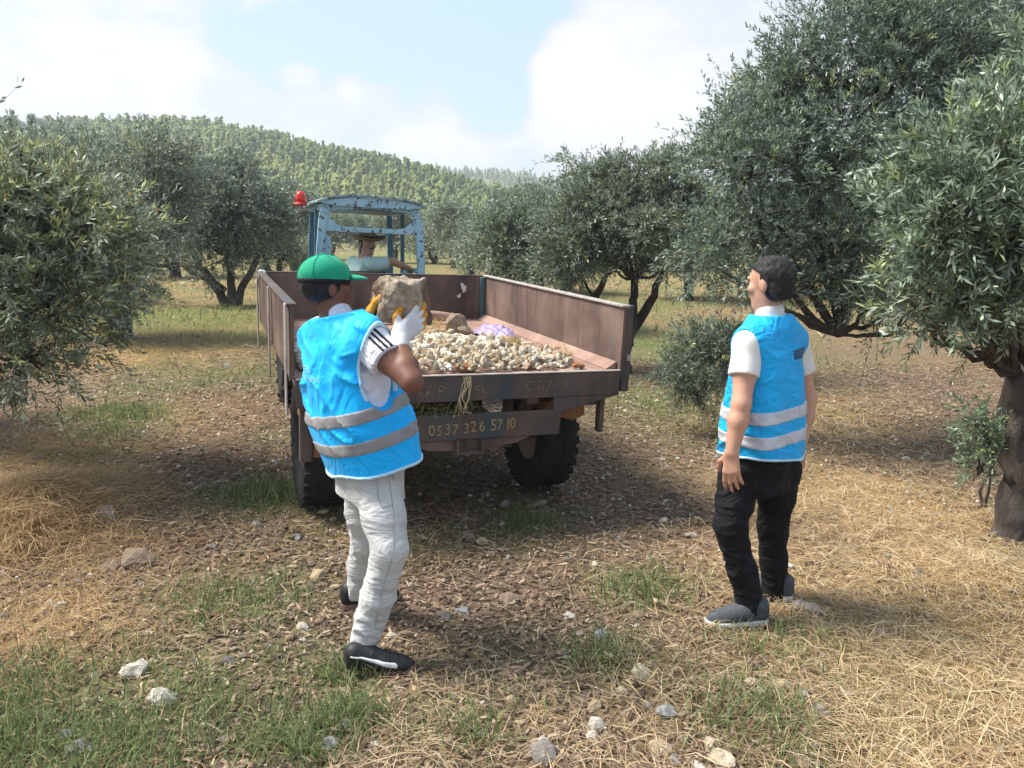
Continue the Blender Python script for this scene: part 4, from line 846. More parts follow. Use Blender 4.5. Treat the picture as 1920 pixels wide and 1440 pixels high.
def surf_net(D, lo, h):
    D = np.pad(D, 1, constant_values=1.0); lo = np.array(lo) - h
    S = D < 0; c = np.zeros(np.array(D.shape) - 1, np.int8)
    cor = [(i, j, k) for i in (0, 1) for j in (0, 1) for k in (0, 1)]; n = np.array(D.shape)
    view = lambda A, o: A[o[0]:n[0] - 1 + o[0], o[1]:n[1] - 1 + o[1], o[2]:n[2] - 1 + o[2]]
    for o in cor: c += view(S, o)
    act = (c > 0) & (c < 8); ids = np.full(act.shape, -1, np.int64); I = np.argwhere(act); ids[act] = np.arange(len(I))
    vals = [D[I[:, 0] + o[0], I[:, 1] + o[1], I[:, 2] + o[2]] for o in cor]; P = np.zeros((len(I), 3)); cnt = np.zeros(len(I))
    for a in range(8):
        for b in range(a + 1, 8):
            oa, ob = np.array(cor[a]), np.array(cor[b])
            if np.abs(oa - ob).sum() != 1: continue
            va, vb = vals[a], vals[b]; m = (va < 0) != (vb < 0); t = np.where(m, va / np.where(m, va - vb, 1), 0)
            P += np.where(m[:, None], oa + (ob - oa) * t[:, None], 0); cnt += m
    V = lo + (I + P / cnt[:, None]) * h; Q = []
    for ax in range(3):
        o = [0, 0, 0]; o[ax] = 1; sa = S[tuple(slice(0, n[i] - o[i]) for i in range(3))]; sb = S[tuple(slice(o[i], n[i]) for i in range(3))]
        E = np.argwhere(sa != sb); u, v = (ax + 1) % 3, (ax + 2) % 3
        E = E[(E[:, u] > 0) & (E[:, v] > 0) & (E[:, u] < n[u] - 1) & (E[:, v] < n[v] - 1)]; ins = S[E[:, 0], E[:, 1], E[:, 2]]
        du = np.zeros(3, int); du[u] = 1; dv = np.zeros(3, int); dv[v] = 1
        g = lambda K: ids[K[:, 0], K[:, 1], K[:, 2]]
        q = np.stack([g(E - du - dv), g(E - dv), g(E), g(E - du)], 1); q[~ins] = q[~ins][:, ::-1]; Q.append(q)
    return V, np.concatenate(Q)
nrm = lambda v: np.array(v, float) / np.linalg.norm(v)
def bounds(pts, m): P = np.array(pts); return P.min(0) - m, P.max(0) + m
def loft(X, Y, Z, c, a, b, ra, rb, n=2.4):
    c = [np.array(q, float) for q in c]; m = nrm(c[-1] - c[0]); s = [float((q - c[0]) @ m) for q in c]
    S = (X - c[0][0]) * m[0] + (Y - c[0][1]) * m[1] + (Z - c[0][2]) * m[2]; f = lambda w: np.interp(S, s, w)
    dx, dy, dz = X - f([q[0] for q in c]), Y - f([q[1] for q in c]), Z - f([q[2] for q in c]); RA, RB = f(ra), f(rb)
    qa = np.abs(dx * a[0] + dy * a[1] + dz * a[2]) / RA; qb = np.abs(dx * b[0] + dy * b[1] + dz * b[2]) / RB
    k = (qa ** n + qb ** n) ** (1 / n); return (k - 1) * np.minimum(RA, RB), S, s
def folds(X, Y, Z, axis, fa, fp, amp, seed=0.0, sharp=False):
    # cloth creases: noise stretched across the limb axis (fa along, fp across)
    ax = nrm(axis); e = nrm(np.cross(ax, [.31, .9, .2])); g = np.cross(ax, e)
    al = X * ax[0] + Y * ax[1] + Z * ax[2]; u = X * e[0] + Y * e[1] + Z * e[2]; w = X * g[0] + Y * g[1] + Z * g[2]
    n = vn3(al * fa + seed + 1.5 * vn3(u * fp * .7 + 3, w * fp * .7, al * 2 + seed), u * fp + seed, w * fp + 7)
    if sharp: return -((1 - np.abs(2 * n - 1)) ** 4) * amp * 2
    return (n - .5) * 2 * amp
def skin_mat(name, c1, c2):
    t = NT(name); t.color(t.ramp(t.noise(18, 4, .6), [(.3, c1), (.7, c2)])); t.bump(t.noise(180, 3, .5), .12, .002); t.b.inputs['Subsurface Weight'].default_value = .08; t.b.inputs['Subsurface Radius'].default_value = (.01, .004, .002)
    return t.fin(.5, 0, .4)
def cloth(name, c1, c2, rough=.8, wv=500, scale=6, b=.12, fb=0.0, fs=7, st=(1, 1, 1)):
    t = NT(name); t.color(t.ramp(t.noise(scale, 4, .6), [(.3, c1), (.7, c2)])); t.b.inputs['Sheen Weight'].default_value = 0 if 'black' in name else .08
    w = t.n('ShaderNodeBump'); w.inputs['Strength'].default_value = b; w.inputs['Distance'].default_value = .002; t.l(t.noise(wv, 2, .5), w.inputs['Height']); last = w
    if fb:
        n = t.noise(fs, 3, .5, st, dist=1.2); rd = t.mul(t.mul(n, .5, 'SUBTRACT'), 0, 'ADD'); ab = t.n('ShaderNodeMath', operation='ABSOLUTE'); t.l(rd, ab.inputs[0])
        k = t.n('ShaderNodeBump', invert=True); k.inputs['Strength'].default_value = fb; k.inputs['Distance'].default_value = .06; t.l(t.step(ab.outputs[0], 0, .16), k.inputs['Height']); t.l(w.outputs[0], k.inputs['Normal']); last = k
    t.l(last.outputs[0], t.b.inputs['Normal']); return t.fin(rough, 0, .25)
M_skinD = skin_mat('brown_skin', (.155, .062, .036), (.20, .085, .050)); M_skinL = skin_mat('fair_skin', (.50, .255, .165), (.58, .32, .215)); M_skinM = skin_mat('tanned_skin', (.34, .18, .12), (.42, .24, .16))
M_vest = cloth('bright_blue_vest_cloth', (.002, .40, .88), (.004, .47, .97), .55, 700, fb=.20, fs=5, st=(1, 1, .8)); M_vest2 = cloth('blue_vest_cloth_thin', (.004, .34, .70), (.008, .43, .84), .45, 700, fb=.28, fs=8)
M_band = cloth('grey_reflective_tape', (.24, .225, .22), (.32, .30, .295), .45, 900, 14); M_band2 = cloth('silver_reflective_tape', (.42, .42, .45), (.60, .60, .63), .4, 900, 30)
M_pipe = cloth('pale_piping', (.42, .62, .72), (.5, .7, .8)); M_shirtw = cloth('white_jersey', (.70, .70, .78), (.80, .80, .86), fb=.4, fs=8); M_shirtc = cloth('cream_cotton', (.66, .62, .56), (.78, .74, .68)); M_mint = cloth('mint_cotton', (.32, .48, .45), (.42, .57, .53))
M_pantw = cloth('white_denim', (.45, .44, .415), (.58, .57, .545), .85, 420, 9, fb=.20, fs=4.0, st=(1, 1, 2.6)); M_pantb = cloth('black_trousers', (.004, .004, .005), (.009, .009, .011), .8, 500, fb=.22, fs=4.5, st=(1, 1, 2.2)); M_black = cloth('black_fabric', (.008, .008, .009), (.02, .02, .02)); M_navy = cloth('navy_print', (.02, .06, .12), (.04, .12, .22))
M_glovew = cloth('white_knit_glove', (.55, .54, .54), (.68, .67, .67), .9, 300, 20, .4); M_gloveo = simple('orange_latex', (.52, .20, .01), (.68, .30, .02), 40, .6, 0, .3, .003); M_hair = cloth('dark_hair', (.010, .008, .007), (.03, .026, .024), .55, 260, 90, 1.0); M_hairg = cloth('greying_hair', (.03, .028, .026), (.11, .10, .095), .6, 200, 80, .6)
M_cap = cloth('green_cap_cloth', (.004, .26, .14), (.01, .36, .20)); M_straw = cloth('brown_straw_hat', (.13, .085, .045), (.22, .15, .08), .9, 150, 40, .6); M_shoe = simple('black_shoe_leather', (.012, .012, .013), (.03, .03, .03), 20, .55); M_shoeg = simple('grey_mesh_shoe', (.045, .050, .055), (.085, .09, .098), 60, .8, 0, .5, .003); M_sole = simple('brown_gum_sole', (.16, .085, .065), (.24, .14, .11), 20, .8); M_soleg = simple('pale_grey_sole', (.50, .49, .47), (.64, .63, .61), 20, .7); M_eye = simple('eye_white', (.30, .28, .26), (.36, .34, .31), 5, .35, bump=0); M_iris = simple('dark_iris', (.02, .012, .008), (.03, .02, .01), 5, .3, bump=0); M_logo = simple('white_shoe_stripe', (.62, .60, .57), (.72, .70, .67), 20, .6)
def head(v, hc, f, u, sc=1.0):
    f = nrm(f); u = nrm(u - f * (u @ f)); r = np.cross(f, u); c = np.array(hc); A = (r, f, u); S = sc
    v.ell(c + u * .03 * S - f * .012 * S, A, (.076 * S, .097 * S, .088 * S), .02)
    v.ell(c - u * .04 * S + f * .03 * S, A, (.056 * S, .060 * S, .080 * S), .03)
    v.ell(c - u * .095 * S + f * .060 * S, A, (.028 * S, .022 * S, .018 * S), .03)
    v.cap(c + f * .086 * S + u * .022 * S, c + f * .102 * S - u * .016 * S, .007 * S, .0115 * S, .014)
    for s in (-1, 1):
        v.ell(c + r * s * .077 * S - f * .012 * S - u * .005 * S, (r, f, u), (.010 * S, .020 * S, .033 * S), .008)
        v.cap(c + r * s * .012 * S + f * .090 * S + u * .034 * S, c + r * s * .045 * S + f * .076 * S + u * .034 * S, .010 * S, .008 * S, .012)
        v.ell(c + r * s * .045 * S + f * .060 * S - u * .015 * S, A, (.020 * S, .022 * S, .018 * S), .02)
    v.cap(c + r * .018 * S + f * .086 * S - u * .050 * S, c - r * .018 * S + f * .086 * S - u * .050 * S, .008 * S, .008 * S, .008)
    return r, f, u
def eyes(hc, r, f, u, parent, org, S=1.0):
    for s in (-1, 1):
        p = np.array(hc) + r * s * .031 * S + f * .0725 * S + u * .014 * S
        e = MB().lathe([(.001, -.012), (.0085, -.0085), (.012, 0), (.0085, .0085), (.001, .012)], 12, Matrix.Translation(Vector(p))).build('eye', M_eye, parent, True, off=org)
        q = p + f * .0095; MB().lathe([(.001, -.0045), (.005, 0), (.001, .0045)], 10, Matrix.Translation(Vector(q))).build('iris', M_iris, e, True, off=org)
def hand(v, w, d, n, th, curl=.5, spread=.12, S=1.0, grow=0.0, k=.008, ret=None):
    # w wrist, d finger direction, n palm normal, th side of the thumb
    d = nrm(d); n = nrm(n - d * (np.array(n) @ d)); t = np.array(th, float); t = nrm(t - d * (t @ d) - n * (t @ n)); w = np.array(w)
    lens = [(.046, .028, .022), (.050, .031, .023), (.046, .029, .022), (.036, .022, .019)]; off = [.030, .010, -.010, -.028]; mc = [.088, .092, .086, .078]
    for i in range(4):
        kn = w + (d * mc[i] + t * off[i]) * S; v.cap(w + t * off[i] * .55 * S + d * .005, kn, (.0135 + grow) * S, (.0115 + grow) * S, .018)
        a = curl * (.55 + .12 * i); p = kn; di = nrm(d + t * spread * (1.2 - .8 * i)); rr = (.0098, .0090, .0082, .0072)
        for j, L in enumerate(lens[i]):
            di = nrm(di * math.cos(a) + n * math.sin(a)); q = p + di * L * S; v.cap(p, q, (rr[j] + grow) * S * (.92 if i == 3 else 1), (rr[j + 1] + grow) * S * (.92 if i == 3 else 1), .005); p = q; a = curl * .8
        if ret is not None: ret.append(p)
    p = w + (d * .022 + t * .022 + n * .006) * S; q = p + nrm(d * .55 + t * .75 + n * .25) * .046 * S; v.cap(p, q, (.0155 + grow) * S, (.0115 + grow) * S, .014)
    q2 = q + nrm(d * .8 + t * .35 + n * .35) * .034 * S; v.cap(q, q2, (.011 + grow) * S, (.0095 + grow) * S, .006); q3 = q2 + nrm(d * .85 + t * .1 + n * .45) * .026 * S; v.cap(q2, q3, (.0095 + grow) * S, (.008 + grow) * S, .006)
def strands(hair, hc, f_, u_, seed, n=2600):
    # short hair fibres standing slightly off the scalp
    r = np.random.default_rng(seed); me = hair.data; V = np.empty(len(me.vertices) * 3, np.float32); me.vertices.foreach_get('co', V); V = V.reshape(-1, 3); N = np.empty_like(V).ravel(); me.vertices.foreach_get('normal', N); N = N.reshape(-1, 3); i = r.integers(len(V), size=n)
    d = N[i] * .55 - np.array(u_) * .55 - np.array(f_) * .25 + r.normal(size=(n, 3)) * .25; d /= np.linalg.norm(d, axis=1, keepdims=True); w = np.cross(d, r.normal(size=(n, 3))); w /= np.linalg.norm(w, axis=1, keepdims=True); L = r.uniform(.008, .020, n)[:, None]; P = V[i]
    T = np.stack([P - w * .0007, P + w * .0007, P + d * L], 1).reshape(-1, 3); o = link('hair_strands', np_mesh('hair_strands', T, np.arange(n * 3).reshape(-1, 3), M_hair), hair); o['kind'] = 'stuff'
def shoe(person, org, heel, toe, upv, style, seed):
    heel = np.array(heel); f = nrm(np.array(toe) - heel); L = np.linalg.norm(np.array(toe) - heel); u = nrm(np.array(upv) - f * (np.array(upv) @ f)); r = np.cross(f, u)
    W = lambda x, y, z: heel + f * x * L + r * y + u * z
    v = Vol(*bounds([W(-.05, -.08, -.03), W(1.08, .08, .17), W(-.05, .08, .17), W(1.08, -.08, -.03)], .02), .005)
    v.chain([W(.12, 0, .052), W(.32, 0, .058), W(.55, .004, .050), W(.78, .006, .034), W(.91, .004, .028)], [.036, .038, .041, .035, .026], .03); v.cap(W(.10, 0, .05), W(.13, 0, .095), .033, .036, .02); v.cap(W(.13, 0, .095), W(.36, 0, .085), .036, .034, .03)
    def loc(X, Y, Z): x = X - heel[0]; y = Y - heel[1]; z = Z - heel[2]; return [x * a[0] + y * a[1] + z * a[2] for a in (f, r, u)]
    D0 = v.D.copy()
    up = v.mesh('shoe', M_shoe if style == 'black' else M_shoeg, person, org, lambda D, X, Y, Z: np.maximum(D, .016 - loc(X, Y, Z)[2]))
    def solef(D, X, Y, Z):
        a, b, c = loc(X, Y, Z); t = np.clip(a / L, .11, .90); w = np.interp(t, [.1, .3, .5, .75, .9], [.036, .036, .040, .047, .036]); d = np.sqrt((a - t * L) ** 2 + b ** 2) - w
        top = np.interp(a / L, [0, .3, .6, .9, 1], [.034, .026, .024, .026, .034]); toe_up = .012 * np.clip((a / L - .8) / .2, 0, 1) ** 2
        return np.maximum(d, np.maximum(c - top, toe_up - c))
    v2 = v.like(); v2.mesh('sole', M_sole if style == 'black' else M_soleg, up, org, solef)
    if style == 'black':            # curved white stripe along the outer side
        def stripe(D, X, Y, Z):
            a, b, c = loc(X, Y, Z); t = a / L; cz = np.interp(t, [.08, .25, .45, .65, .75], [.098, .090, .072, .054, .048]); hw = np.interp(t, [.05, .3, .62, .74, .76], [.003, .006, .011, .011, .002]); return np.maximum(np.maximum(v.D * 0 + D0 - .0035, np.abs(c - cz) - hw), np.maximum(t - .76, .08 - t))
        v3 = v.like(); v3.mesh('side_stripe', M_logo, up, org, stripe)
    if True:
        lc = MB()
        for k in range(4): lc.tube([W(.50 + .06 * k, -.026, .088 - .007 * k), W(.51 + .06 * k, 0, .096 - .007 * k), W(.50 + .06 * k, .028, .088 - .007 * k)], .003, 5)
        lc.build('laces', M_dkgrey, up, off=org)['kind'] = 'stuff'
    return up
def person_base(label, p): 
    p = (float(p[0]), float(p[1]), gz1(p[0], p[1])); return thing('person', label, 'person', p), np.array(p)
def drape_text(name, lines, size, c, right, up, nrmv, target, mat, parent, org):
    me0 = target.data; bv = BVHTree.FromPolygons([v.co[:] for v in me0.vertices], [p.vertices[:] for p in me0.polygons]); V = []; Fs = []
    cu = bpy.data.curves.new('t', 'FONT'); cu.body = lines; cu.size = size; cu.space_line = .95; cu.resolution_u = 2; o = bpy.data.objects.new('t', cu); COL.objects.link(o); bpy.context.view_layer.update()
    me = bpy.data.meshes.new_from_object(o.evaluated_get(bpy.context.evaluated_depsgraph_get())); bpy.data.objects.remove(o)
    bm = bmesh.new(); bm.from_mesh(me); bmesh.ops.triangulate(bm, faces=bm.faces); bmesh.ops.subdivide_edges(bm, edges=[e for e in bm.edges if e.calc_length() > .012], cuts=1); c = np.array(c)
    for v in bm.verts:
        s = Vector(c + right * v.co.x + up * v.co.y + nrmv * .25 - org); h = bv.ray_cast(s, Vector(-nrmv))[0]
        v.co = (h + Vector(nrmv) * .003) if h else Vector(c - org)
    bm.to_mesh(me); bm.free(); me.materials.clear(); me.materials.append(mat); return link(name, me, parent)
H = .0065
# ---- man with the rock (left)
def man_left():
    f = nrm([.78, .62, 0]); a = np.array([f[1], -f[0], 0]); up = np.array([0, 0, 1.0])
    ankR, ankL = U(684, 1203, 3.0), U(672, 1110, 3.50); kneeR, kneeL = U(731, 1030, 2.98), U(690, 1010, 3.36); hipR, hipL = U(706, 897, 3.10), U(680, 892, 3.28)
    pel = (hipR + hipL) / 2 + up * .03; root, org = person_base('man in blue vest and white trousers holding up a rock, wearing a green cap', [(ankR[0] + ankL[0]) / 2, (ankR[1] + ankL[1]) / 2])
    hem = U(700, 868, 3.20); neck = U(634, 600, 3.22); chest = U(648, 700, 3.21); waist = U(676, 790, 3.20)
    shR, shL = U(690, 640, 3.07), U(600, 632, 3.33); elR, elL = U(772, 716, 2.92), U(650, 700, 3.62); wrR, wrL = U(746, 634, 3.06), U(690, 624, 3.17)
    hc = U(614, 539, 3.22); hf = nrm([.80, .58, .05]); hu = nrm(np.array([-.06, 0, 1.0]))
    rock = U(746, 561, 3.16)
    v = Vol(*bounds([ankR - up * .08, ankL - up * .08, hc + up * .13, shL, shR, elR, elL, wrR, wrL], .16), H)
    q = v.sl(pel - .35, neck + .25); X, Y, Z = v.pts(q); d, S, s = loft(X, Y, Z, [pel - up * .05, waist, chest, neck - up * .01], a, f, [.15, .15, .175, .09], [.105, .10, .115, .06]); v.put(q, np.maximum(d, np.maximum(-S, S - s[-1])), .03)
    v.chain([shL, neck - up * .02, shR], [.05, .06, .05], .04); v.chain([neck - up * .03, hc - up * .05], [.056, .054], .03); r_, f_, u_ = head(v, hc, hf, hu)
    for sh, el, wr in ((shR, elR, wrR), (shL, elL, wrL)):
        mid = (sh + el) / 2; v.chain([sh, mid, el], [.052, .050, .043], .025); m2 = el + (wr - el) * .35; v.chain([el, m2, wr], [.043, .044, .028], .02)
    for hp, kn, an in ((hipR, kneeR, ankR), (hipL, kneeL, ankL)): v.chain([hp, kn, an, an - up * .05], [.078, .055, .038, .036], .03)
    body = v.mesh('body', M_skinD, root, org); eyes(hc, r_, f_, u_, body, org)
    # hair and cap
    hv = Vol(*bounds([hc], .17), .006); A = (r_, f_, u_); hv.ell(hc + u_ * .028 - f_ * .02, A, (.083, .100, .093), 0); 
    hr = hv.mesh('hair', M_hair, root, org, lambda D, X, Y, Z: np.maximum(D + (vn3(X * 60, Y * 60, Z * 60) - .5) * .006, np.maximum(((X - hc[0]) * f_[0] + (Y - hc[1]) * f_[1] + (Z - hc[2]) * f_[2]) - .045, -.062 - ((X - hc[0]) * u_[0] + (Y - hc[1]) * u_[1] + (Z - hc[2]) * u_[2]))))
    strands(hr, hc, f_, u_, 1, 1400)
    cv = Vol(*bounds([hc], .24), .006); cv.ell(hc + u_ * .040 - f_ * .010, A, (.091, .110, .096), 0); tilt = nrm(u_ + f_ * .12)
    cp = cv.mesh('cap', M_cap, root, org, lambda D, X, Y, Z: np.maximum(D + folds(X, Y, Z, u_, 10, 8, .003), .020 - ((X - hc[0]) * tilt[0] + (Y - hc[1]) * tilt[1] + (Z - hc[2]) * tilt[2])))
    bv = Vol(*bounds([hc + f_ * .1], .16), .005); bc = hc + f_ * .085 + u_ * .030; bv.ell(bc, (r_, f_, tilt), (.080, .095, .020), 0)
    bv.mesh('brim', M_cap, cp, org, lambda D, X, Y, Z: np.maximum(np.maximum(D, -(((X - bc[0]) * tilt[0] + (Y - bc[1]) * tilt[1] + (Z - bc[2]) * tilt[2]) + .004)), .0 - ((X - bc[0]) * f_[0] + (Y - bc[1]) * f_[1] + (Z - bc[2]) * f_[2])))
    cb = Vol(*bounds([hc], .15), .005); cb.ell(hc + u_ * .038 - f_ * .010, A, (.0935, .1125, .098), 0)
    cb.mesh('cap_band', M_black, cp, org, lambda D, X, Y, Z: np.maximum(D, np.abs((X - hc[0]) * tilt[0] + (Y - hc[1]) * tilt[1] + (Z - hc[2]) * tilt[2] - .026) - .010))
    for k in range(6):
        an = k * math.pi / 3 + .3; MB().tube([hc + u_ * (.040 + .0985 * math.sin(q)) - f_ * .010 + (r_ * math.cos(an) * .0935 + f_ * math.sin(an) * .1125) * math.cos(q) for q in np.linspace(.02, 1.5, 9)], .0016, 4).build('cap_seam', M_cap, cp, off=org)
    MB().lathe([(.009, 0), (.007, .005), (.001, .007)], 10, Matrix.Translation(Vector(hc + u_ * .135 - f_ * .01))).build('cap_button', M_cap, cp, True, off=org)
    # shirt with sleeves
    sv = Vol(*bounds([pel, neck + up * .1, shR, shL, elR, elL], .16), H); q = sv.sl(pel - .1, neck + .3); X, Y, Z = sv.pts(q)
    d, S, s = loft(X, Y, Z, [pel + up * .04, waist, chest, neck + up * .0], a, f, [.19, .205, .216, .085], [.14, .145, .15, .068]); sv.put(q, np.maximum(d, np.maximum(-S, S - s[-1])), .03)
    eR = shR + (elR - shR) * .44; eL = shL + (elL - shL) * .6
    sv.chain([neck - up * .03, shR, eR], [.07, .072, .076], .04); sv.chain([neck - up * .03, shL, eL], [.07, .072, .078], .04); sv.cap(neck - up * .02, neck + nrm(hc - neck) * .03, .066, .062, .02)
    axR = nrm(elR - shR); axL = nrm(elL - shL)
    def shfix(D, X, Y, Z):
        D = D + folds(X, Y, Z, axR, 9, 16, .006, 2.0) + folds(X, Y, Z, [0.2, 0, 1], 7, 12, .004, 5.0)
        for e, ax, sh in ((eR, axR, shR), (eL, axL, shL)):
            t = (X - e[0]) * ax[0] + (Y - e[1]) * ax[1] + (Z - e[2]) * ax[2]; lx = np.sqrt(np.maximum((X - e[0]) ** 2 + (Y - e[1]) ** 2 + (Z - e[2]) ** 2 - t ** 2, 0)); near = (t > -.02) & (t < .14) & (lx < .095); D = np.where(near, np.maximum(D, t - .012), D)
        dt, St, s_ = loft(X, Y, Z, [pel + up * .04, waist, chest, neck], a, f, [.19, .205, .216, .085], [.14, .145, .15, .068]); return np.minimum(D, np.maximum(dt, np.maximum(-St, St - s_[-1])) + folds(X, Y, Z, [.3, 0, 1], 9, 14, .004, 3.0))
    shirt = sv.mesh('shirt', M_shirtw, root, org, shfix); SD = sv.D.copy()
    # three dark stripes from the shoulder down the sleeve
    view = nrm(np.array([0, 0, CAMH]) - shR); sn = nrm(np.cross(axR, view)); sn = sn if sn[2] > 0 else -sn
    for i in range(3):
        kv = sv.like(); kv.D = SD.copy()
        def stf(D, X, Y, Z, i=i):
            l = (X - shR[0]) * sn[0] + (Y - shR[1]) * sn[1] + (Z - shR[2]) * sn[2]; t = (X - shR[0]) * axR[0] + (Y - shR[1]) * axR[1] + (Z - shR[2]) * axR[2]; o = (X - shR[0]) * view[0] + (Y - shR[1]) * view[1] + (Z - shR[2]) * view[2]
            return np.maximum(np.maximum(D - .0045, np.abs(l - (.052 - .019 * i)) - .0055), np.maximum(-o + .0, np.maximum(.0 - t, t - np.linalg.norm(eR - shR) - .012)))
        kv.mesh('sleeve_stripe', M_black, shirt, org, stf)
    # vest
    vv = Vol(*bounds([hem, neck, chest], .33), H); q = tuple(slice(0, k) for k in vv.n); X, Y, Z = vv.pts(q); top = neck + up * .005
    cs = [hem, hem + (waist - hem) * .6, waist + (chest - waist) * .25, chest, chest + (top - chest) * .62, top]; ra = [.248, .252, .250, .228, .195, .095]; rb = [.178, .186, .188, .165, .125, .070]
    d, S, s = loft(X, Y, Z, cs, a, f, ra, rb, 2.3); m_ = nrm(cs[-1] - cs[0])
    wr_ = folds(X, Y, Z, m_, 3.0, 10, .013, 1.0) + folds(X, Y, Z, nrm(m_ + a * .9), 14, 6, .007, 3.0, True) * sstep(.05, .2, S) + folds(X, Y, Z, nrm(m_ - f * .5), 9, 22, .004, 9.0)
    
    for sh in (shR, shL):
        p0 = neck - up * .035; e1 = sh + (sh - neck) * -.08 - up * .005; w_ = e1 - p0; t_ = np.clip(((X - p0[0]) * w_[0] + (Y - p0[1]) * w_[1] + (Z - p0[2]) * w_[2]) / (w_ @ w_), 0, 1)
        dc = np.sqrt((X - p0[0] - t_ * w_[0]) ** 2 + (Y - p0[1] - t_ * w_[1]) ** 2 + (Z - p0[2] - t_ * w_[2]) ** 2) - (.094 - .004 * t_); hh = np.clip(.5 + .5 * (d - dc) / .05, 0, 1); d = d * (1 - hh) + dc * hh - .05 * hh * (1 - hh)
    dd = d + wr_; hemw = .012 * np.sin(((X - hem[0]) * a[0] + (Y - hem[1]) * a[1]) * 22) * .5
    arm = []
    for sh, out in ((shR, 1), (shL, -1)):
        c0 = sh + a * out * .125 - up * (.085 if out > 0 else .05) + f * .03; ex = ((X - c0[0]) * f[0] + (Y - c0[1]) * f[1]) / .11; eu = ((X - c0[0]) * m_[0] + (Y - c0[1]) * m_[1] + (Z - c0[2]) * m_[2]) / (.185 if out > 0 else .165); eo = ((X - c0[0]) * a[0] + (Y - c0[1]) * a[1]) * out / .16
        arm.append((np.sqrt(ex ** 2 + eu ** 2 + eo ** 2) - 1) * .10)
    am = np.minimum(arm[0], arm[1]); nk = np.hypot(X - neck[0] - .18 * (Z - neck[2]) * 0, Y - neck[1]) - .072 + 3 * np.maximum(neck[2] - .045 - Z, 0); base_ = np.maximum(np.maximum(np.maximum(dd, hemw - S), S - s[-1] - .02), -nk); cav = np.maximum(dd + .014, S - .10)
    vv.D = np.maximum(np.maximum(base_, -cav), -am).astype(np.float32); vest = vv.mesh('vest', M_vest, root, org)
    def sub(nm, mat, D, par=vest): w = vv.like(); w.D = D.astype(np.float32); return w.mesh(nm, mat, par, org)
    shell = np.maximum(np.maximum(base_ - .004, -(dd + .012)), -am)
    lat = ((X - hem[0]) * f[0] + (Y - hem[1]) * f[1])
    sub('reflective_band', M_band, np.maximum(shell, np.abs(S - .128 - .05 * lat) - .027)); sub('reflective_band', M_band, np.maximum(shell, np.abs(S - .252 - .05 * lat) - .027))
    sub('hem_piping', M_pipe, np.maximum(np.maximum(dd - .005, -(dd + .012)), np.abs(S - hemw + .001) - .007)); [sub('armhole_piping', M_pipe, np.maximum(np.maximum(dd - .004, -(dd + .014)), np.maximum(np.abs(q_ - .003) - .006, .3 - S))) for q_ in arm]
    bk = -f; tr = nrm(np.cross(up, bk)); drape_text('vest_print', 'EMEZIN\nTOPRENMA', .034, U(573, 692, 3.2) , nrm(tr), m_, bk, vest, simple('pale_print', (.22, .52, .82), (.30, .60, .88), 30), vest, org)
    # trousers
    pv = Vol(*bounds([pel + up * .1, ankR, ankL, kneeR], .16), H); q = pv.sl(pel - .25, pel + .3); X, Y, Z = pv.pts(q)
    d, S, s = loft(X, Y, Z, [(hipR + hipL) / 2 - up * .08, pel, hem + up * .10], a, f, [.165, .172, .17], [.130, .132, .125]); pv.put(q, np.maximum(d, np.maximum(-S, S - s[-1])), .03)
    for hp, kn, an in ((hipR, kneeR, ankR), (hipL, kneeL, ankL)): pv.chain([hp, hp + (kn - hp) * .55, kn, kn + (an - kn) * .5, an + (an - kn) * .02], [.098, .086, .072, .066, .056], .03)
    lax = nrm(ankR - kneeR); fl = (ankR + ankL) / 2
    def pf(D, X, Y, Z):
        low = sstep(hipR[2] - .12, kneeR[2] + .05, Z * 1.0 + 0 * X) * 0 + np.clip((hipR[2] - Z) / .25, .25, 1)
        D = D + folds(X, Y, Z, nrm(lax + a * .35), 18, 11, .0026, 1.0, True) * low + folds(X, Y, Z, nrm(lax + f * .7), 9, 9, .003, 4.0) + folds(X, Y, Z, nrm(lax - f * .4), 30, 12, .0030, 8.0, True) * np.clip((kneeR[2] + .05 - Z) / .2, 0, 1)
        for an in (ankR, ankL): near = ((X - an[0]) ** 2 + (Y - an[1]) ** 2 + (Z - an[2]) ** 2) < .11 ** 2; D = np.where(near, np.maximum(D, (an[2] - .022) - Z), D)
        return D
    tro = pv.mesh('trousers', M_pantw, root, org, pf)
    bv_ = BVHTree.FromPolygons([q.co[:] for q in tro.data.vertices], [p.vertices[:] for p in tro.data.polygons])
    def seam(nm, pix, rad):
        pts = []
        for (x0, y0), (x1, y1) in zip(pix[:-1], pix[1:]):
            for t in np.linspace(0, 1, 9)[:-1]:
                d = px_dir(x0 + (x1 - x0) * t, y0 + (y1 - y0) * t); h = bv_.ray_cast(Vector((0, 0, CAMH)) - Vector(org), d)[0]
                if h is not None: pts.append(h - d * .001)
        if len(pts) > 2: MB().tube(pts, rad, 4).build(nm, M_seam, tro)
    M_seam = cloth('grey_stitching', (.30, .29, .27), (.38, .37, .35)); seam('side_seam', [(728, 885), (738, 960), (737, 1040), (716, 1110), (700, 1190)], .0022); seam('pocket_seam', [(705, 893), (709, 930), (716, 952), (740, 946)], .0020); seam('pocket_seam', [(733, 885), (741, 905)], .003)
    # shoes
    gR = G(650, 1262); gT = G(768, 1258); gR[2] = gz1(*gR[:2]) + .004; gT[2] = gR[2] + .0
    shoe(root, org, gR, gR + nrm([1, .10, 0]) * .285, up, 'black', 1); hL = np.array([ankL[0] - .075, ankL[1] - .03, 0]); hL[2] = gz1(*hL[:2]) + .004; shoe(root, org, hL, hL + nrm([.92, .38, 0]) * .285, up, 'black', 2)
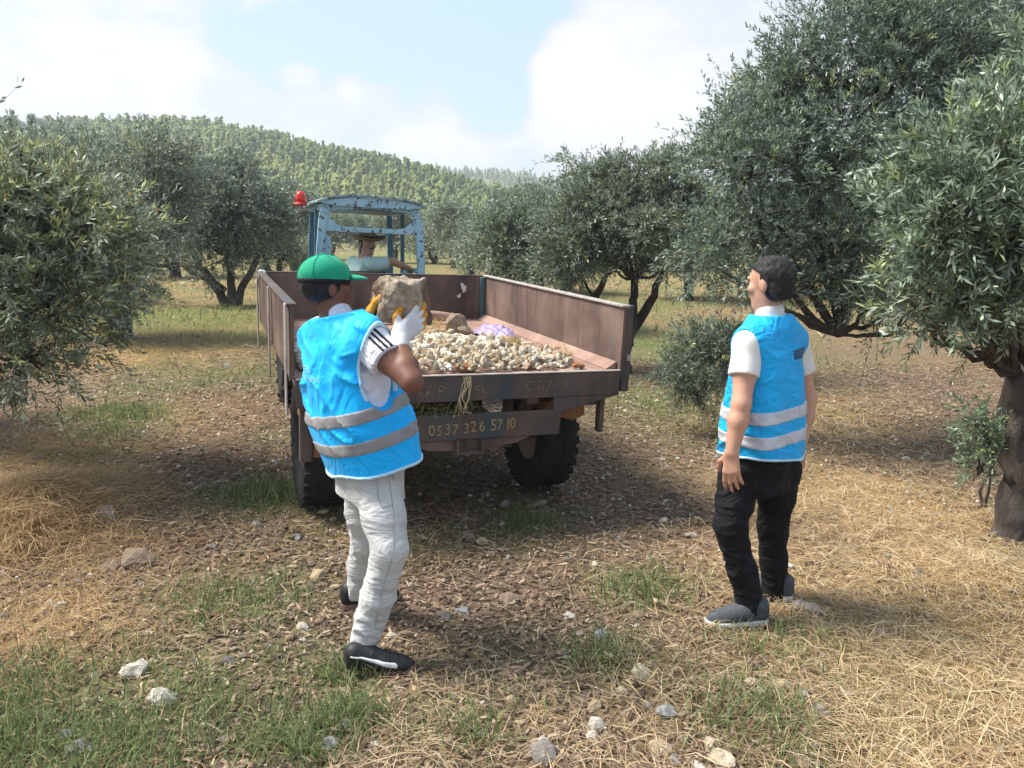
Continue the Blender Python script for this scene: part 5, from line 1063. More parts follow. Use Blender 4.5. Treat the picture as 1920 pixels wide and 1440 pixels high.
    # gloves
    for w, el, d_, n_, th, nm in ((wrR, elR, nrm([.62, .45, .52]), nrm([-.50, .85, .05]), np.array([-.6, .05, .8]), 'R'), (wrL, elL, nrm([.16, -.12, .95]), nrm([.95, .25, -.1]), np.array([.3, -.9, -.1]), 'L')):
        n_ = nrm(n_ - d_ * (n_ @ d_)); gv = Vol(*bounds([w, w + d_ * .2], .13), .0042); gv.cap(w - nrm(w - el) * .045, w + d_ * .02, .036, .036, .01); hand(gv, w, d_, n_, th, .50 if nm == 'R' else .55, .16, 1.10, .0028, .008); GD = gv.D.copy()
        g_ = gv.mesh('glove', M_glovew, root, org); ov = gv.like(); ov.D = GD - .0016
        def of(D, X, Y, Z, w=w, d_=d_, n_=n_, nm=nm):
            al = (X - w[0]) * d_[0] + (Y - w[1]) * d_[1] + (Z - w[2]) * d_[2]; pn = (X - w[0]) * n_[0] + (Y - w[1]) * n_[1] + (Z - w[2]) * n_[2]
            return np.maximum(D, np.maximum(.022 - al, np.minimum((.006 if nm == 'R' else -.03) - pn, .172 - al) + (vn3(X * 90, Y * 90, Z * 90) - .5) * .006))
        ov.mesh('latex_coating', M_gloveo, g_, org, of)
    return rock
ROCK = man_left()
# ---- the rock he holds
def big_rock(c):
    v = Vol(c - .17, c + .17, .006); X, Y, Z = v.pts(tuple(slice(0, k) for k in v.n)); x = X - c[0]; y = Y - c[1]; z = Z - c[2]; d = np.full(v.n, -1.0)
    for n, o in (((-1, -.35, .05), .090), ((1, -.15, .1), .098), ((.1, 0, 1), .084), ((-.2, .1, -1), .095), ((.35, -1, -.25), .072), ((0, 1, .1), .10), ((-.55, -.8, .35), .085), ((.7, -.3, .8), .112), ((-.7, 0, .75), .108), ((.75, -.5, -.7), .105)):
        n = nrm(n); d = np.maximum(d, x * n[0] + y * n[1] + z * n[2] - o)
    d = d + (vn3(X * 22, Y * 22, Z * 22) - .5) * .024 + (vn3(X * 60, Y * 60, Z * 60) - .5) * .012 + (vn3(X * 120, Y * 120, Z * 120) - .5) * .006
    v.D = d.astype(np.float32); t = NT('earthy_held_rock'); n1 = t.noise(9, 6, .65); n2 = t.noise(40, 5, .6)
    t.color(t.mix(t.step(t.noise(5, 4, .6, off=(3, 3, 3)), .48, .6), t.ramp(n2, [(.3, (.22, .165, .115)), (.55, (.38, .31, .235)), (.75, (.56, .49, .40))]), t.ramp(n1, [(.3, (.09, .06, .04)), (.7, (.24, .17, .115))]))); t.bump(n2, .8, .015); m = t.fin(.95, 0, .15)
    o = v.mesh('rock', m, None, c, None, False); o.location = c; tag(o, 'big angular brown rock held up in two gloved hands', 'rock')
big_rock(ROCK)
# ---- man standing with his arms down (right)
def man_right():
    f = nrm([-.72, .69, 0]); a = np.array([f[1], -f[0], 0]); up = np.array([0, 0, 1.0])
    ankL, ankR = U(1408, 1140, 3.36), U(1453, 1112, 3.62); kneeL, kneeR = U(1370, 985, 3.36), U(1449, 985, 3.58); hipL, hipR = U(1388, 885, 3.40), U(1463, 880, 3.55); pel = (hipL + hipR) / 2 + up * .04
    root, org = person_base('man in blue vest and black trousers standing with his arms down', [(ankR[0] + ankL[0]) / 2, (ankR[1] + ankL[1]) / 2])
    hem = U(1428, 846, 3.47); waist = U(1430, 780, 3.47); chest = U(1438, 680, 3.48); neck = U(1443, 600, 3.48); shL, shR = U(1402, 645, 3.36), U(1488, 640, 3.60); elL, elR = U(1390, 757, 3.27), U(1514, 748, 3.62); wrL, wrR = U(1372, 848, 3.24), U(1500, 838, 3.58)
    hc = U(1443, 533, 3.48); hf = nrm([-.66, .74, -.12]); hu = up
    v = Vol(*bounds([ankR - up * .08, ankL - up * .08, hc + up * .13, shL, shR, elL, elR, wrR, wrL - up * .2], .13), H)
    q = v.sl(pel - .35, neck + .25); X, Y, Z = v.pts(q); d, S, s = loft(X, Y, Z, [pel - up * .05, waist, chest, neck], a, f, [.15, .15, .175, .08], [.105, .10, .115, .06]); v.put(q, np.maximum(d, np.maximum(-S, S - s[-1])), .03)
    v.chain([shL, neck - up * .03, shR], [.05, .06, .05], .04); v.chain([neck - up * .04, hc - up * .05], [.056, .054], .03); r_, f_, u_ = head(v, hc, hf, hu)
    for sh, el, wr, k in ((shL, elL, wrL, 1), (shR, elR, wrR, -1)):
        mid = (sh + el) / 2; v.chain([sh, mid, el], [.052, .049, .041], .025); m2 = el + (wr - el) * .35; v.chain([el, m2, wr], [.041, .043, .028], .02)
        dn = nrm(nrm(wr - el) * .5 + np.array([.18 if k == 1 else -.1, .0, -1.0]) * .7); hand(v, wr, dn, a * k + f * .1, f, .38, .10, 1.02)
    for hp, kn, an in ((hipR, kneeR, ankR), (hipL, kneeL, ankL)): v.chain([hp, kn, an, an - up * .05], [.078, .055, .038, .036], .03)
    body = v.mesh('body', M_skinL, root, org); eyes(hc, r_, f_, u_, body, org)
    hv = Vol(*bounds([hc], .17), .005); A = (r_, f_, u_); hv.ell(hc + u_ * .036 - f_ * .018, A, (.082, .101, .092), 0); hv.ell(hc - u_ * .03 - f_ * .045, A, (.068, .060, .065), .02)
    hr = hv.mesh('hair', M_hair, root, org, lambda D, X, Y, Z: np.maximum(D + (vn3(X * 70, Y * 70, Z * 45) - .5) * .010, np.maximum(np.minimum(((X - hc[0]) * f_[0] + (Y - hc[1]) * f_[1] + (Z - hc[2]) * f_[2]) - .0, .052 + .4 * ((X - hc[0]) * f_[0] + (Y - hc[1]) * f_[1] + (Z - hc[2]) * f_[2]) - ((X - hc[0]) * u_[0] + (Y - hc[1]) * u_[1] + (Z - hc[2]) * u_[2])), -.075 - ((X - hc[0]) * u_[0] + (Y - hc[1]) * u_[1] + (Z - hc[2]) * u_[2]))))
    strands(hr, hc, f_, u_, 2)
    sv = Vol(*bounds([pel, neck + up * .1, shR, shL, elR, elL], .15), H); q = sv.sl(pel - .1, neck + .3); X, Y, Z = sv.pts(q)
    d, S, s = loft(X, Y, Z, [pel + up * .04, waist, chest, neck], a, f, [.165, .168, .178, .08], [.125, .125, .135, .066]); sv.put(q, np.maximum(d, np.maximum(-S, S - s[-1])), .03)
    eR = shR + (elR - shR) * .50; eL = shL + (elL - shL) * .50; sv.chain([neck - up * .03, shR, eR], [.060, .061, .068], .03); sv.chain([neck - up * .03, shL, eL], [.060, .061, .068], .03); sv.cap(neck - up * .02, neck + nrm(hc - neck) * .035, .066, .062, .02)
    def shfix(D, X, Y, Z):
        D = D + folds(X, Y, Z, [0, .2, 1], 9, 12, .005, 2.0)
        for e, sh in ((eR, shR), (eL, shL)):
            ax = nrm(e - sh); t = (X - e[0]) * ax[0] + (Y - e[1]) * ax[1] + (Z - e[2]) * ax[2]; near = np.sqrt((X - e[0]) ** 2 + (Y - e[1]) ** 2 + (Z - e[2]) ** 2) < .15; D = np.where(near, np.maximum(D, t - .012), D)
        return D
    sv.mesh('shirt', M_shirtc, root, org, shfix)
    vv = Vol(*bounds([hem, neck, chest], .33), H); q = tuple(slice(0, k) for k in vv.n); X, Y, Z = vv.pts(q); cs = [hem, hem + (waist - hem) * .8, chest - up * .05, chest + up * .06, neck + up * .005]; m_ = nrm(cs[-1] - cs[0])
    d, S, s = loft(X, Y, Z, cs, a, f, [.208, .210, .200, .185, .085], [.178, .170, .155, .132, .068], 2.3)
    for sh in (shR, shL):
        p0 = neck - up * .035; e1 = sh - (sh - neck) * .10; w_ = e1 - p0; t_ = np.clip(((X - p0[0]) * w_[0] + (Y - p0[1]) * w_[1] + (Z - p0[2]) * w_[2]) / (w_ @ w_), 0, 1)
        dc = np.sqrt((X - p0[0] - t_ * w_[0]) ** 2 + (Y - p0[1] - t_ * w_[1]) ** 2 + (Z - p0[2] - t_ * w_[2]) ** 2) - (.088 - .006 * t_); hh = np.clip(.5 + .5 * (d - dc) / .05, 0, 1); d = d * (1 - hh) + dc * hh - .05 * hh * (1 - hh)
    dd = d + folds(X, Y, Z, m_, 4.0, 10, .011, 6.0) + folds(X, Y, Z, nrm(m_ + a * .6), 18, 6, .006, 2.0, True) * np.clip(1 - S / .35, .2, 1); la = ((X - hem[0]) * a[0] + (Y - hem[1]) * a[1]); lf = ((X - hem[0]) * f[0] + (Y - hem[1]) * f[1]); hemw = -.012 * np.cos(la * 14) - .05 * lf * 1.2
    arm = []
    for sh, out in ((shR, 1), (shL, -1)):
        c0 = sh + a * out * .12 - up * .055; ex = ((X - c0[0]) * f[0] + (Y - c0[1]) * f[1]) / .10; eu = ((X - c0[0]) * m_[0] + (Y - c0[1]) * m_[1] + (Z - c0[2]) * m_[2]) / .16; eo = ((X - c0[0]) * a[0] + (Y - c0[1]) * a[1]) * out / .14
        arm.append((np.sqrt(ex ** 2 + eu ** 2 + eo ** 2) - 1) * .10)
    am = np.minimum(arm[0], arm[1]); nk = np.hypot(X - neck[0] - .18 * (Z - neck[2]) * 0, Y - neck[1]) - .072 + 3 * np.maximum(neck[2] - .045 - Z, 0); base_ = np.maximum(np.maximum(np.maximum(dd, hemw - S), S - s[-1] - .02), -nk); slit = np.abs(la - .0) - .035 + 10 * (lf < 0)
    cav = np.maximum(dd + .014, S - .12); vv.D = np.maximum(np.maximum(np.maximum(base_, -cav), -am), -slit * 1.0).astype(np.float32); vest = vv.mesh('vest', M_vest2, root, org)
    def sub(nm, mat, D, par=vest): w = vv.like(); w.D = D.astype(np.float32); return w.mesh(nm, mat, par, org)
    shell = np.maximum(np.maximum(np.maximum(base_ - .004, -(dd + .012)), -am), -slit); tilt = .10 * la
    sub('reflective_band', M_band2, np.maximum(shell, np.abs(S - .108 - tilt) - .028)); sub('reflective_band', M_band2, np.maximum(shell, np.abs(S - .215 - tilt) - .028)); sub('hem_piping', M_pipe, np.maximum(np.maximum(np.maximum(dd - .005, -(dd + .012)), np.abs(S - hemw + .001) - .006), -slit))
    sub('back_print', M_navy, np.maximum(np.maximum(base_ - .003, -(dd + .01)), np.maximum(np.maximum(np.abs(S - .47) - .022, np.abs(la - .06) - .085), lf)))
    pv = Vol(*bounds([pel + up * .1, ankR, ankL, kneeL], .16), H); q = pv.sl(pel - .25, pel + .3); X, Y, Z = pv.pts(q); d, S, s = loft(X, Y, Z, [pel - up * .12, pel, hem + up * .10], a, f, [.155, .162, .16], [.115, .12, .115]); pv.put(q, np.maximum(d, np.maximum(-S, S - s[-1])), .03)
    for hp, kn, an in ((hipR, kneeR, ankR), (hipL, kneeL, ankL)): pv.chain([hp, hp + (kn - hp) * .55, kn, kn + (an - kn) * .5, an], [.094, .080, .069, .063, .058], .02)
    lax = nrm(ankL - kneeL)
    def pf(D, X, Y, Z):
        D = D + folds(X, Y, Z, nrm(lax + a * .4), 26, 14, .004, 1.0, True) + folds(X, Y, Z, nrm(lax + f * .6), 10, 7, .006, 4.0)
        for an in (ankR, ankL): near = ((X - an[0]) ** 2 + (Y - an[1]) ** 2 + (Z - an[2]) ** 2) < .11 ** 2; D = np.where(near, np.maximum(D, (an[2] - .028) - Z), D)
        return D
    pv.mesh('trousers', M_pantb, root, org, pf)
    hL = np.array([ankL[0] + .075, ankL[1] - .02, 0]); hL[2] = gz1(*hL[:2]) + .02; tL = hL + nrm([-.985, .03, -.06]) * .285; shoe(root, org, hL, tL, up, 'grey', 3)
    hR = np.array([ankR[0] + .065, ankR[1] - .055, 0]); hR[2] = gz1(*hR[:2]) + .004; shoe(root, org, hR, hR + nrm([-.80, .62, 0]) * .285, up, 'grey', 4)
man_right()
# ---- driver on the tractor
def driver():
    W = lambda x, y, z: np.array(TM @ Vector((x, y, z))); H2 = .010; up = nrm(W(0, 0, 1) - W(0, 0, 0)); f = nrm(W(0, 1, 0) - W(0, 0, 0)); a = nrm(W(1, 0, 0) - W(0, 0, 0))
    seat = W(.02, .06, 1.06); pel = seat + up * .10; off = (U(690, 452, 8.28) - W(.12, .05, 1.72)); hc = U(689, 458, 8.28); neck = hc - up * .15 - a * .03; chest = (neck + pel) / 2 + up * .09; waist = (neck + pel) / 2 - up * .07
    root = thing('person', 'man in a brown straw hat and mint shirt driving the tractor', 'person', tuple(seat)); org = seat
    root.rotation_euler = (0, 0, 0); tf = nrm(f * .45 + a * .9); ta = nrm(np.cross(tf, up)); shR, shL = neck + ta * .19 - up * .06, neck - ta * .19 - up * .06
    elR = U(735, 490, 8.15); wrR = U(766, 503, 8.25); elL = shL + f * .12 - up * .24; wrL = W(-.12, .55, 1.33); hf = nrm(np.array([.62, -.75, -.08])); hipR, hipL = pel + a * .1, pel - a * .1; knR, knL = W(.18, .50, 1.10), W(-.18, .50, 1.10); anR, anL = W(.18, .62, .90), W(-.18, .62, .90)
    v = Vol(*bounds([hc + up * .12, anR - up * .05, anL, elR, wrR, wrL, shL], .17), H2); q = v.sl(pel - .4, neck + .3); X, Y, Z = v.pts(q); d, S, s = loft(X, Y, Z, [pel - up * .08, waist, chest, neck], ta, tf, [.15, .15, .17, .07], [.11, .11, .115, .06]); v.put(q, np.maximum(d, np.maximum(-S, S - s[-1])), .03)
    v.chain([shL, neck - up * .03, shR], [.05, .06, .05], .04); v.chain([neck - up * .04, hc - up * .05], [.056, .054], .03); r_, f_, u_ = head(v, hc, hf, up)
    for sh, el, wr in ((shR, elR, wrR), (shL, elL, wrL)): v.chain([sh, el, wr], [.052, .042, .030], .02); hand(v, wr, nrm(wr - el), -up, nrm(np.cross(up, wr - el)), .4, .1, 1.05, .001)
    for hp, kn, an in ((hipR, knR, anR), (hipL, knL, anL)): v.chain([hp, kn, an], [.08, .055, .04], .03)
    body = v.mesh('body', M_skinM, root, org); eyes(hc, r_, f_, u_, body, org)
    mv = Vol(*bounds([hc + f_ * .09], .07), .005); mv.cap(hc + f_ * .092 - u_ * .036 + r_ * .024, hc + f_ * .098 - u_ * .034, .006, .008, .004); mv.cap(hc + f_ * .092 - u_ * .036 - r_ * .024, hc + f_ * .098 - u_ * .034, .006, .008, .004); mv.mesh('moustache', M_hair, root, org)
    sv = Vol(*bounds([pel, neck + up * .05, shR, shL], .2), H2); q = sv.sl(pel - .2, neck + .3); X, Y, Z = sv.pts(q); d, S, s = loft(X, Y, Z, [pel - up * .04, waist, chest, neck], ta, tf, [.175, .18, .19, .08], [.14, .14, .14, .068]); sv.put(q, np.maximum(d, np.maximum(-S, S - s[-1])), .03)
    eR = shR + (elR - shR) * .55; eL = shL + (elL - shL) * .6; sv.chain([neck - up * .03, shR, eR], [.06, .068, .072], .04); sv.chain([neck - up * .03, shL, eL], [.06, .068, .072], .04); sv.mesh('shirt', M_mint, root, org, lambda D, X, Y, Z: D + folds(X, Y, Z, up, 8, 10, .008, 2.0))
    pv = Vol(*bounds([pel, knR, knL, anR, anL], .17), H2); pv.chain([hipL, hipR], [.13, .13], .03)
    for hp, kn, an in ((hipR, knR, anR), (hipL, knL, anL)): pv.chain([hp, kn, an], [.10, .08, .065], .02)
    pv.mesh('trousers', M_black, root, org)
    hv = Vol(*bounds([hc], .15), .007); hv.ell(hc + u_ * .02 - f_ * .018, (r_, f_, u_), (.083, .100, .09), 0); hv.mesh('hair', M_hair, root, org, lambda D, X, Y, Z: np.maximum(D, np.maximum((X - hc[0]) * f_[0] + (Y - hc[1]) * f_[1] + (Z - hc[2]) * f_[2] - .02, -.05 - (Z - hc[2]))))
    # hat: crown and curled brim
    prof = [(.004, .135), (.05, .138), (.072, .122), (.084, .08), (.092, .03), (.098, .018), (.13, .010), (.17, .020), (.178, .030), (.176, .024), (.13, .002), (.094, .004), (.088, .03), (.07, .10), (.004, .125)]
    Mh = Matrix((Vector(r_), Vector(nrm(np.cross(u_, r_))), Vector(u_))).transposed().to_4x4(); Mh.translation = Vector(hc + u_ * .038); hb = MB().lathe(prof, 32, Mh @ Matrix.Scale(1.12, 4, (0, 1, 0)), False)
    hb.v = [tuple(np.array(p) + u_ * .028 * abs(((np.array(p) - hc) @ r_) / .17) ** 2 * (1 if np.linalg.norm((np.array(p) - hc) - u_ * ((np.array(p) - hc) @ u_)) > .1 else 0)) for p in hb.v]
    ht = hb.build('hat', M_straw, root, True, off=org); bb = MB().lathe([(.0935, .03), (.0915, .052), (.0885, .052), (.0905, .03)], 32, Mh @ Matrix.Scale(1.12, 4, (0, 1, 0)), False).build('hat_band', M_black, ht, True, off=org)
    for an in (anR, anL): vv = Vol(*bounds([an, an + f * .2], .12), .008); vv.chain([an - up * .04, an + f * .16 - up * .05], [.05, .04], .02); vv.mesh('shoe', M_shoe, root, org)
driver()
# ------------------------------------------------------------ field stones: those one can point to
def ppm(x, y): return F / (y * math.cos(PIT) + CAMH * math.sin(PIT))
STONES = [
 (205, 993, 46, .8, M_grey, 'rounded grey brown stone beside the hay mound on the left'), (258, 1050, 64, .62, M_brown, 'broad earthy stone below the rounded stone on the left'), (208, 1062, 36, .5, M_brown, 'half buried brown stone left of the broad earthy stone'),
 (255, 1262, 46, .7, M_white, 'white chipped stone in the grass left of the shoes'), (305, 1310, 50, .8, M_white, 'pale blocky stone in the lower left grass'), (152, 1392, 58, .7, M_grey, 'rough grey stone at the lower left in green grass'), (123, 1368, 30, .7, M_bluegrey, 'small bluish stone beside the rough grey stone lower left'),
 (618, 1388, 38, .7, M_bluegrey, 'speckled grey stone at the bottom below the black shoe'), (597, 1085, 30, .85, M_tan, 'round tan stone left of the white trousers'), (567, 1175, 22, .9, M_white, 'small bright white stone left of the white trouser cuff'), (569, 1200, 15, .8, M_white, 'tiny white stone just below the bright white one'),
 (483, 996, 20, .6, M_grey, 'small grey stone in the dirt left of the trailer wheel'), (560, 1017, 18, .6, M_bluegrey, 'small pale stone left of the white trousers at knee height'), (398, 1032, 20, .5, M_grey, 'flat pale stone in the dirt between hay mound and man'), (606, 970, 22, .5, M_tan, 'flat tan stone beside the left trailer wheel'),
 (735, 1190, 22, .7, M_white, 'white stone right of the white trouser cuff'), (1020, 1402, 60, .7, M_grey, 'large grey stone at the bottom middle of the picture'), (1355, 1413, 60, .62, M_cream, 'large cream stone at the bottom right of the middle'), (1332, 1388, 28, .8, M_cream, 'cream stone touching the top of the large cream one'),
 (1118, 1358, 30, 1.1, M_white, 'upright white flake of stone at the bottom middle'), (1112, 1376, 28, .4, M_white, 'flat white flake lying below the upright one'), (1238, 1396, 52, .55, M_tan, 'tan slab right of the white flakes at the bottom'), (1250, 1330, 36, .8, M_bluegrey, 'pale angular stone below and left of the grey shoe'), (1115, 1320, 28, .8, M_tan, 'triangular tan stone above the white flakes'),
 (1410, 1270, 36, .5, M_cream, 'flat cream stone below the grey shoe'), (1424, 1288, 24, .8, M_white, 'whitish stone touching the flat cream one'), (1470, 1276, 44, .6, M_tan, 'brick shaped tan stone right of the flat cream one'), (1511, 1297, 24, .8, M_bluegrey, 'round bluish stone right of the brick shaped one'), (1537, 1324, 44, .4, M_grey, 'flat grey slab in the straw at the lower right'),
 (1125, 1186, 28, .9, M_bluegrey, 'roundish bluish grey stone in the middle foreground'), (1067, 1153, 24, .5, M_white, 'flat white stone in the middle foreground'), (955, 1118, 40, .5, M_brown, 'flat earthy stone in the dirt right of the white trousers'), (946, 943, 20, .9, M_grey, 'small grey stone under the trailer rear'), (1008, 935, 42, .35, M_brown, 'flat brown stone at the foot of the right trailer wheel'),
 (880, 1002, 30, .8, M_brown, 'earth covered stone in the dirt behind the trailer'), (903, 1012, 24, .8, M_tan, 'tan stone beside the earth covered one behind the trailer'), (1203, 1258, 44, .45, M_cream, 'long cream stone in the straw left of the flat cream one'), (1245, 966, 20, .8, M_cream, 'cream stone in the dirt left of the black trousers'), (1296, 987, 24, .6, M_white, 'pale stone in the dirt near the black trousers knee'),
 (1526, 1140, 44, .6, M_grey, 'grey stone just behind the rear grey shoe'), (1500, 1136, 34, .8, M_grey, 'rounded grey stone touching the rear grey shoe'), (1724, 1066, 24, .7, M_dkgrey, 'dark grey stone in the straw on the right'), (1541, 1240, 28, .4, M_cream, 'cream flake in the straw right of the shoes'), (1648, 1182, 24, .7, M_white, 'white stone in the golden straw on the right'), (1587, 1290, 18, .7, M_white, 'tiny white stone in the straw at the lower right'),
 (868, 1140, 28, .5, M_bluegrey, 'bluish flat stone right of the rear black shoe'), (835, 1150, 34, .4, M_dkgrey, 'dark flat stone right of the white trousers'), (1310, 1433, 36, .5, M_white, 'white stone cut by the bottom edge'), (1480, 1120, 16, .6, M_cream, 'small cream stone between the two grey shoes'), (1701, 826, 16, .7, M_white, 'white stone in the grass between bush and thick trunk'), (1040, 1420, 20, .6, M_tan, 'small tan stone touching the large grey stone at the bottom'),
 (430, 1245, 30, .6, M_dkgrey, 'dark stone above the white chipped stone'), (175, 1270, 18, .6, M_white, 'small pale stone left of the white chipped stone'), (1165, 1290, 22, .5, M_cream, 'small cream stone above the triangular tan one'), (960, 1305, 26, .5, M_tan, 'tan stone in the middle of the lower foreground'), (845, 1345, 26, .4, M_grey, 'flat grey stone below and right of the black shoe'), (700, 1395, 24, .5, M_white, 'pale flat stone at the bottom below the black shoe')]
r = np.random.default_rng(91)
for i, (px, py, w, asp, m, lab) in enumerate(STONES):
    g = G(px, py + w * .2); s = w / 2 / ppm(g[0], g[1]) * 1.08; o = link('field_stone', stone_by[m][i % 5]); o.location = (g[0], g[1], gz1(g[0], g[1]) + s * asp * .28)
    o.scale = (s, s * r.uniform(.75, 1.0), s * asp * .9); o.rotation_euler = (r.uniform(-.3, .3), r.uniform(-.3, .3), r.uniform(-.8, .8)); tag(o, lab, 'stone')
mk2 = [M_cream, M_tan, M_tan, M_grey, M_white, M_brown, M_brown, M_bluegrey, M_grey]
for i in range(250):
    y = 2.35 + 4.6 * r.random() ** 1.3 if i < 215 else r.uniform(7, 15); x = r.uniform(-.70, .70) * (y + .3); s = r.uniform(.010, .024) * (1 if y < 7 else 1.8)
    o = link('field_stone', stone_by[mk2[r.integers(len(mk2))]][i % 5]); o.location = (x, y, gz1(x, y) + s * .25); o.scale = (s * r.uniform(.9, 1.4), s, s * r.uniform(.45, .8)); o.rotation_euler = (r.uniform(-.4, .4), r.uniform(-.4, .4), r.uniform(0, 6.28))
    tag(o, 'fist sized or smaller loose stone scattered over the orchard floor', 'stone', 'small loose stones on the ground')
# ------------------------------------------------------------ gravel, litter, straw, grass
def wedge(n, y0, y1, rg, pw=1.6, side=.74):
    y = y0 + (y1 - y0) * rg.random(n) ** pw; return rg.uniform(-1, 1, n) * (y * side + .45), y
rg = np.random.default_rng(5)
x, y = wedge(3600, 2.2, 9, rg, 1.3); s = rg.uniform(.003, .010, len(x)) * (1 + (y > 5)); P = np.stack([x, y, gz(x, y) + s * .2], 1)
tag(merged_stones('gravel', P, s, [(.50, .44, .34), (.36, .29, .21), (.62, .58, .50), (.25, .20, .15), (.30, .29, .27)], 9), 'fine gravel and crumbs of stone over the orchard soil', 'gravel', kind='stuff')
def strips(name, label, cat, x, y, zoff, az, elev, L, W, bend, C, rg, kind='stuff'):
    n = len(x); d = np.stack([np.cos(az) * np.cos(elev), np.sin(az) * np.cos(elev), np.sin(elev)], 1); sd = np.stack([-np.sin(az), np.cos(az), rg.uniform(-.5, .5, n)], 1); sd /= np.linalg.norm(sd, axis=1, keepdims=True)
    p0 = np.stack([x, y, gz(x, y) + zoff], 1); up = np.array([0, 0, 1.0]); lat = np.stack([-np.sin(az), np.cos(az), np.zeros(n)], 1) * rg.uniform(-.25, .25, n)[:, None]
    p1 = p0 + (d * .5 + lat * .35) * L[:, None]; p2 = p0 + (d + lat) * L[:, None] - up * (bend * L)[:, None]
    p2[:, 2] = np.maximum(p2[:, 2], gz(p2[:, 0], p2[:, 1]) + .004); p1[:, 2] = np.maximum(p1[:, 2], gz(p1[:, 0], p1[:, 1]) + .005)
    w = W[:, None] * .5; V = np.stack([p0 - sd * w, p0 + sd * w, p1 + sd * w * .85, p1 - sd * w * .85, p2], 1).reshape(-1, 3); i = np.arange(n) * 5
    Fc = np.concatenate([np.stack([i, i + 1, i + 2], 1), np.stack([i, i + 2, i + 3], 1), np.stack([i + 3, i + 2, i + 4], 1)])
    return tag(link(name, np_mesh(name, V, Fc, M_grass, np.repeat(C, 5, 0))), label, cat, kind=kind)
def pick(cols, n, rg, v=.18): c = np.array(cols)[rg.integers(len(cols), size=n)]; return np.clip(c * rg.normal(1, v, (n, 1)), .01, .9)
def keep(x, y, prob, rg): k = rg.random(len(x)) < prob; return x[k], y[k]
STRAWC = [(.55, .43, .24), (.66, .54, .34), (.44, .31, .17), (.32, .21, .12), (.60, .48, .31), (.48, .34, .19)]; DULLC = [(.36, .24, .14), (.26, .165, .10), (.46, .34, .22), (.20, .13, .085), (.50, .39, .27)]
mound = lambda x, y: sum(h * np.exp(-((x - c[0]) ** 2 + (y - c[1]) ** 2) / (q * q)) for c, q, h in ((G(85, 975), .42, .13), (G(25, 1030), .35, .10), (G(1880, 1100), .45, .05), (G(1640, 960), .5, .04)))
xs, ys, Ls, Cs, Ws = [], [], [], [], []
for n, y0, y1, L0, L1, wd in ((165000, 2.2, 6.5, .05, .20, .0026), (90000, 6.5, 15, .08, .26, .0050), (40000, 15, 34, .15, .4, .012)):
    x, y = wedge(n, y0, y1, rg, 1.05); g, s = zone(x, y); cl = fbm2(x * 2.6 + 11, y * 2.6, 3); x, y = keep(x, y, np.clip(.08 * sstep(.40, .62, cl) + .70 * s * (.3 + 1.2 * cl), 0, 1), rg); m = len(x); g, s = zone(x, y)
    xs.append(x); ys.append(y); Ls.append(rg.uniform(L0, L1, m)); Ws.append(np.full(m, wd) * rg.uniform(.6, 1.5, m)); a = pick(STRAWC, m, rg); b_ = pick(DULLC, m, rg); Cs.append(np.where((rg.random(m) < .25 + .75 * np.clip(s * 1.4, 0, 1))[:, None], a, b_))
for px, py, q, n in ((85, 975, .38, 5200), (25, 1030, .3, 2500)):
    c = G(px, py); xs.append(rg.normal(c[0], q * .8, n)); ys.append(rg.normal(c[1], q * .8, n)); Ls.append(rg.uniform(.12, .34, n)); Ws.append(rg.uniform(.002, .004, n)); Cs.append(pick(STRAWC, n, rg))
x = np.concatenate(xs); y = np.concatenate(ys); L = np.concatenate(Ls); n = len(x)
Cs = [np.concatenate(Cs)]; lw_ = sstep(-.9, -2.0, x)[:, None] if False else (1 - sstep(-2.0, -.9, x))[:, None]; Cs[0] = Cs[0] * (1 - lw_ * np.array([[.14, .24, .36]]))   # older, browner straw on the left
strips('dry_straw', 'cut dry straw lying over the orchard floor, golden on the right', 'straw', x, y, rg.uniform(.002, .028, n) + mound(x, y) * rg.random(n) ** .5, rg.uniform(0, 6.28, n), rg.uniform(-.05, .42, n) ** 1.0, L, np.concatenate(Ws), rg.uniform(.05, .5, n), np.concatenate(Cs), rg)
xs, ys, Ls, Cs, Ws = [], [], [], [], []
GC = [(.105, .150, .050), (.15, .195, .070), (.215, .25, .10), (.12, .165, .065), (.27, .28, .125)]
for n, y0, y1, L0, L1, wd in ((110000, 2.2, 6.5, .03, .11, .0032), (110000, 6.5, 15, .05, .15, .007), (70000, 15, 42, .10, .26, .016)):
    x, y = wedge(n, y0, y1, rg, 1.25); tu = fbm2(x * 7, y * 7, 3); x = x + rg.normal(0, .01, n); g, s = zone(x, y); x, y = keep(x, y, np.clip(1.2 * (g - .15), 0, 1) * sstep(.42, .66, tu) * (.60 if y0 < 10 else .5), rg); m = len(x); xs.append(x); ys.append(y)
    big = .65 + 1.0 * fbm2(x * 1.7 + 2, y * 1.7, 3); Ls.append(rg.uniform(L0, L1, m) * big); Ws.append(np.full(m, wd) * rg.uniform(.7, 1.4, m)); c = pick(GC, m, rg)
    if y0 > 10: yl = rg.random(m) < .5; c[yl] = pick([(.36, .34, .12), (.44, .36, .15)], int(yl.sum()), rg)
    Cs.append(c)
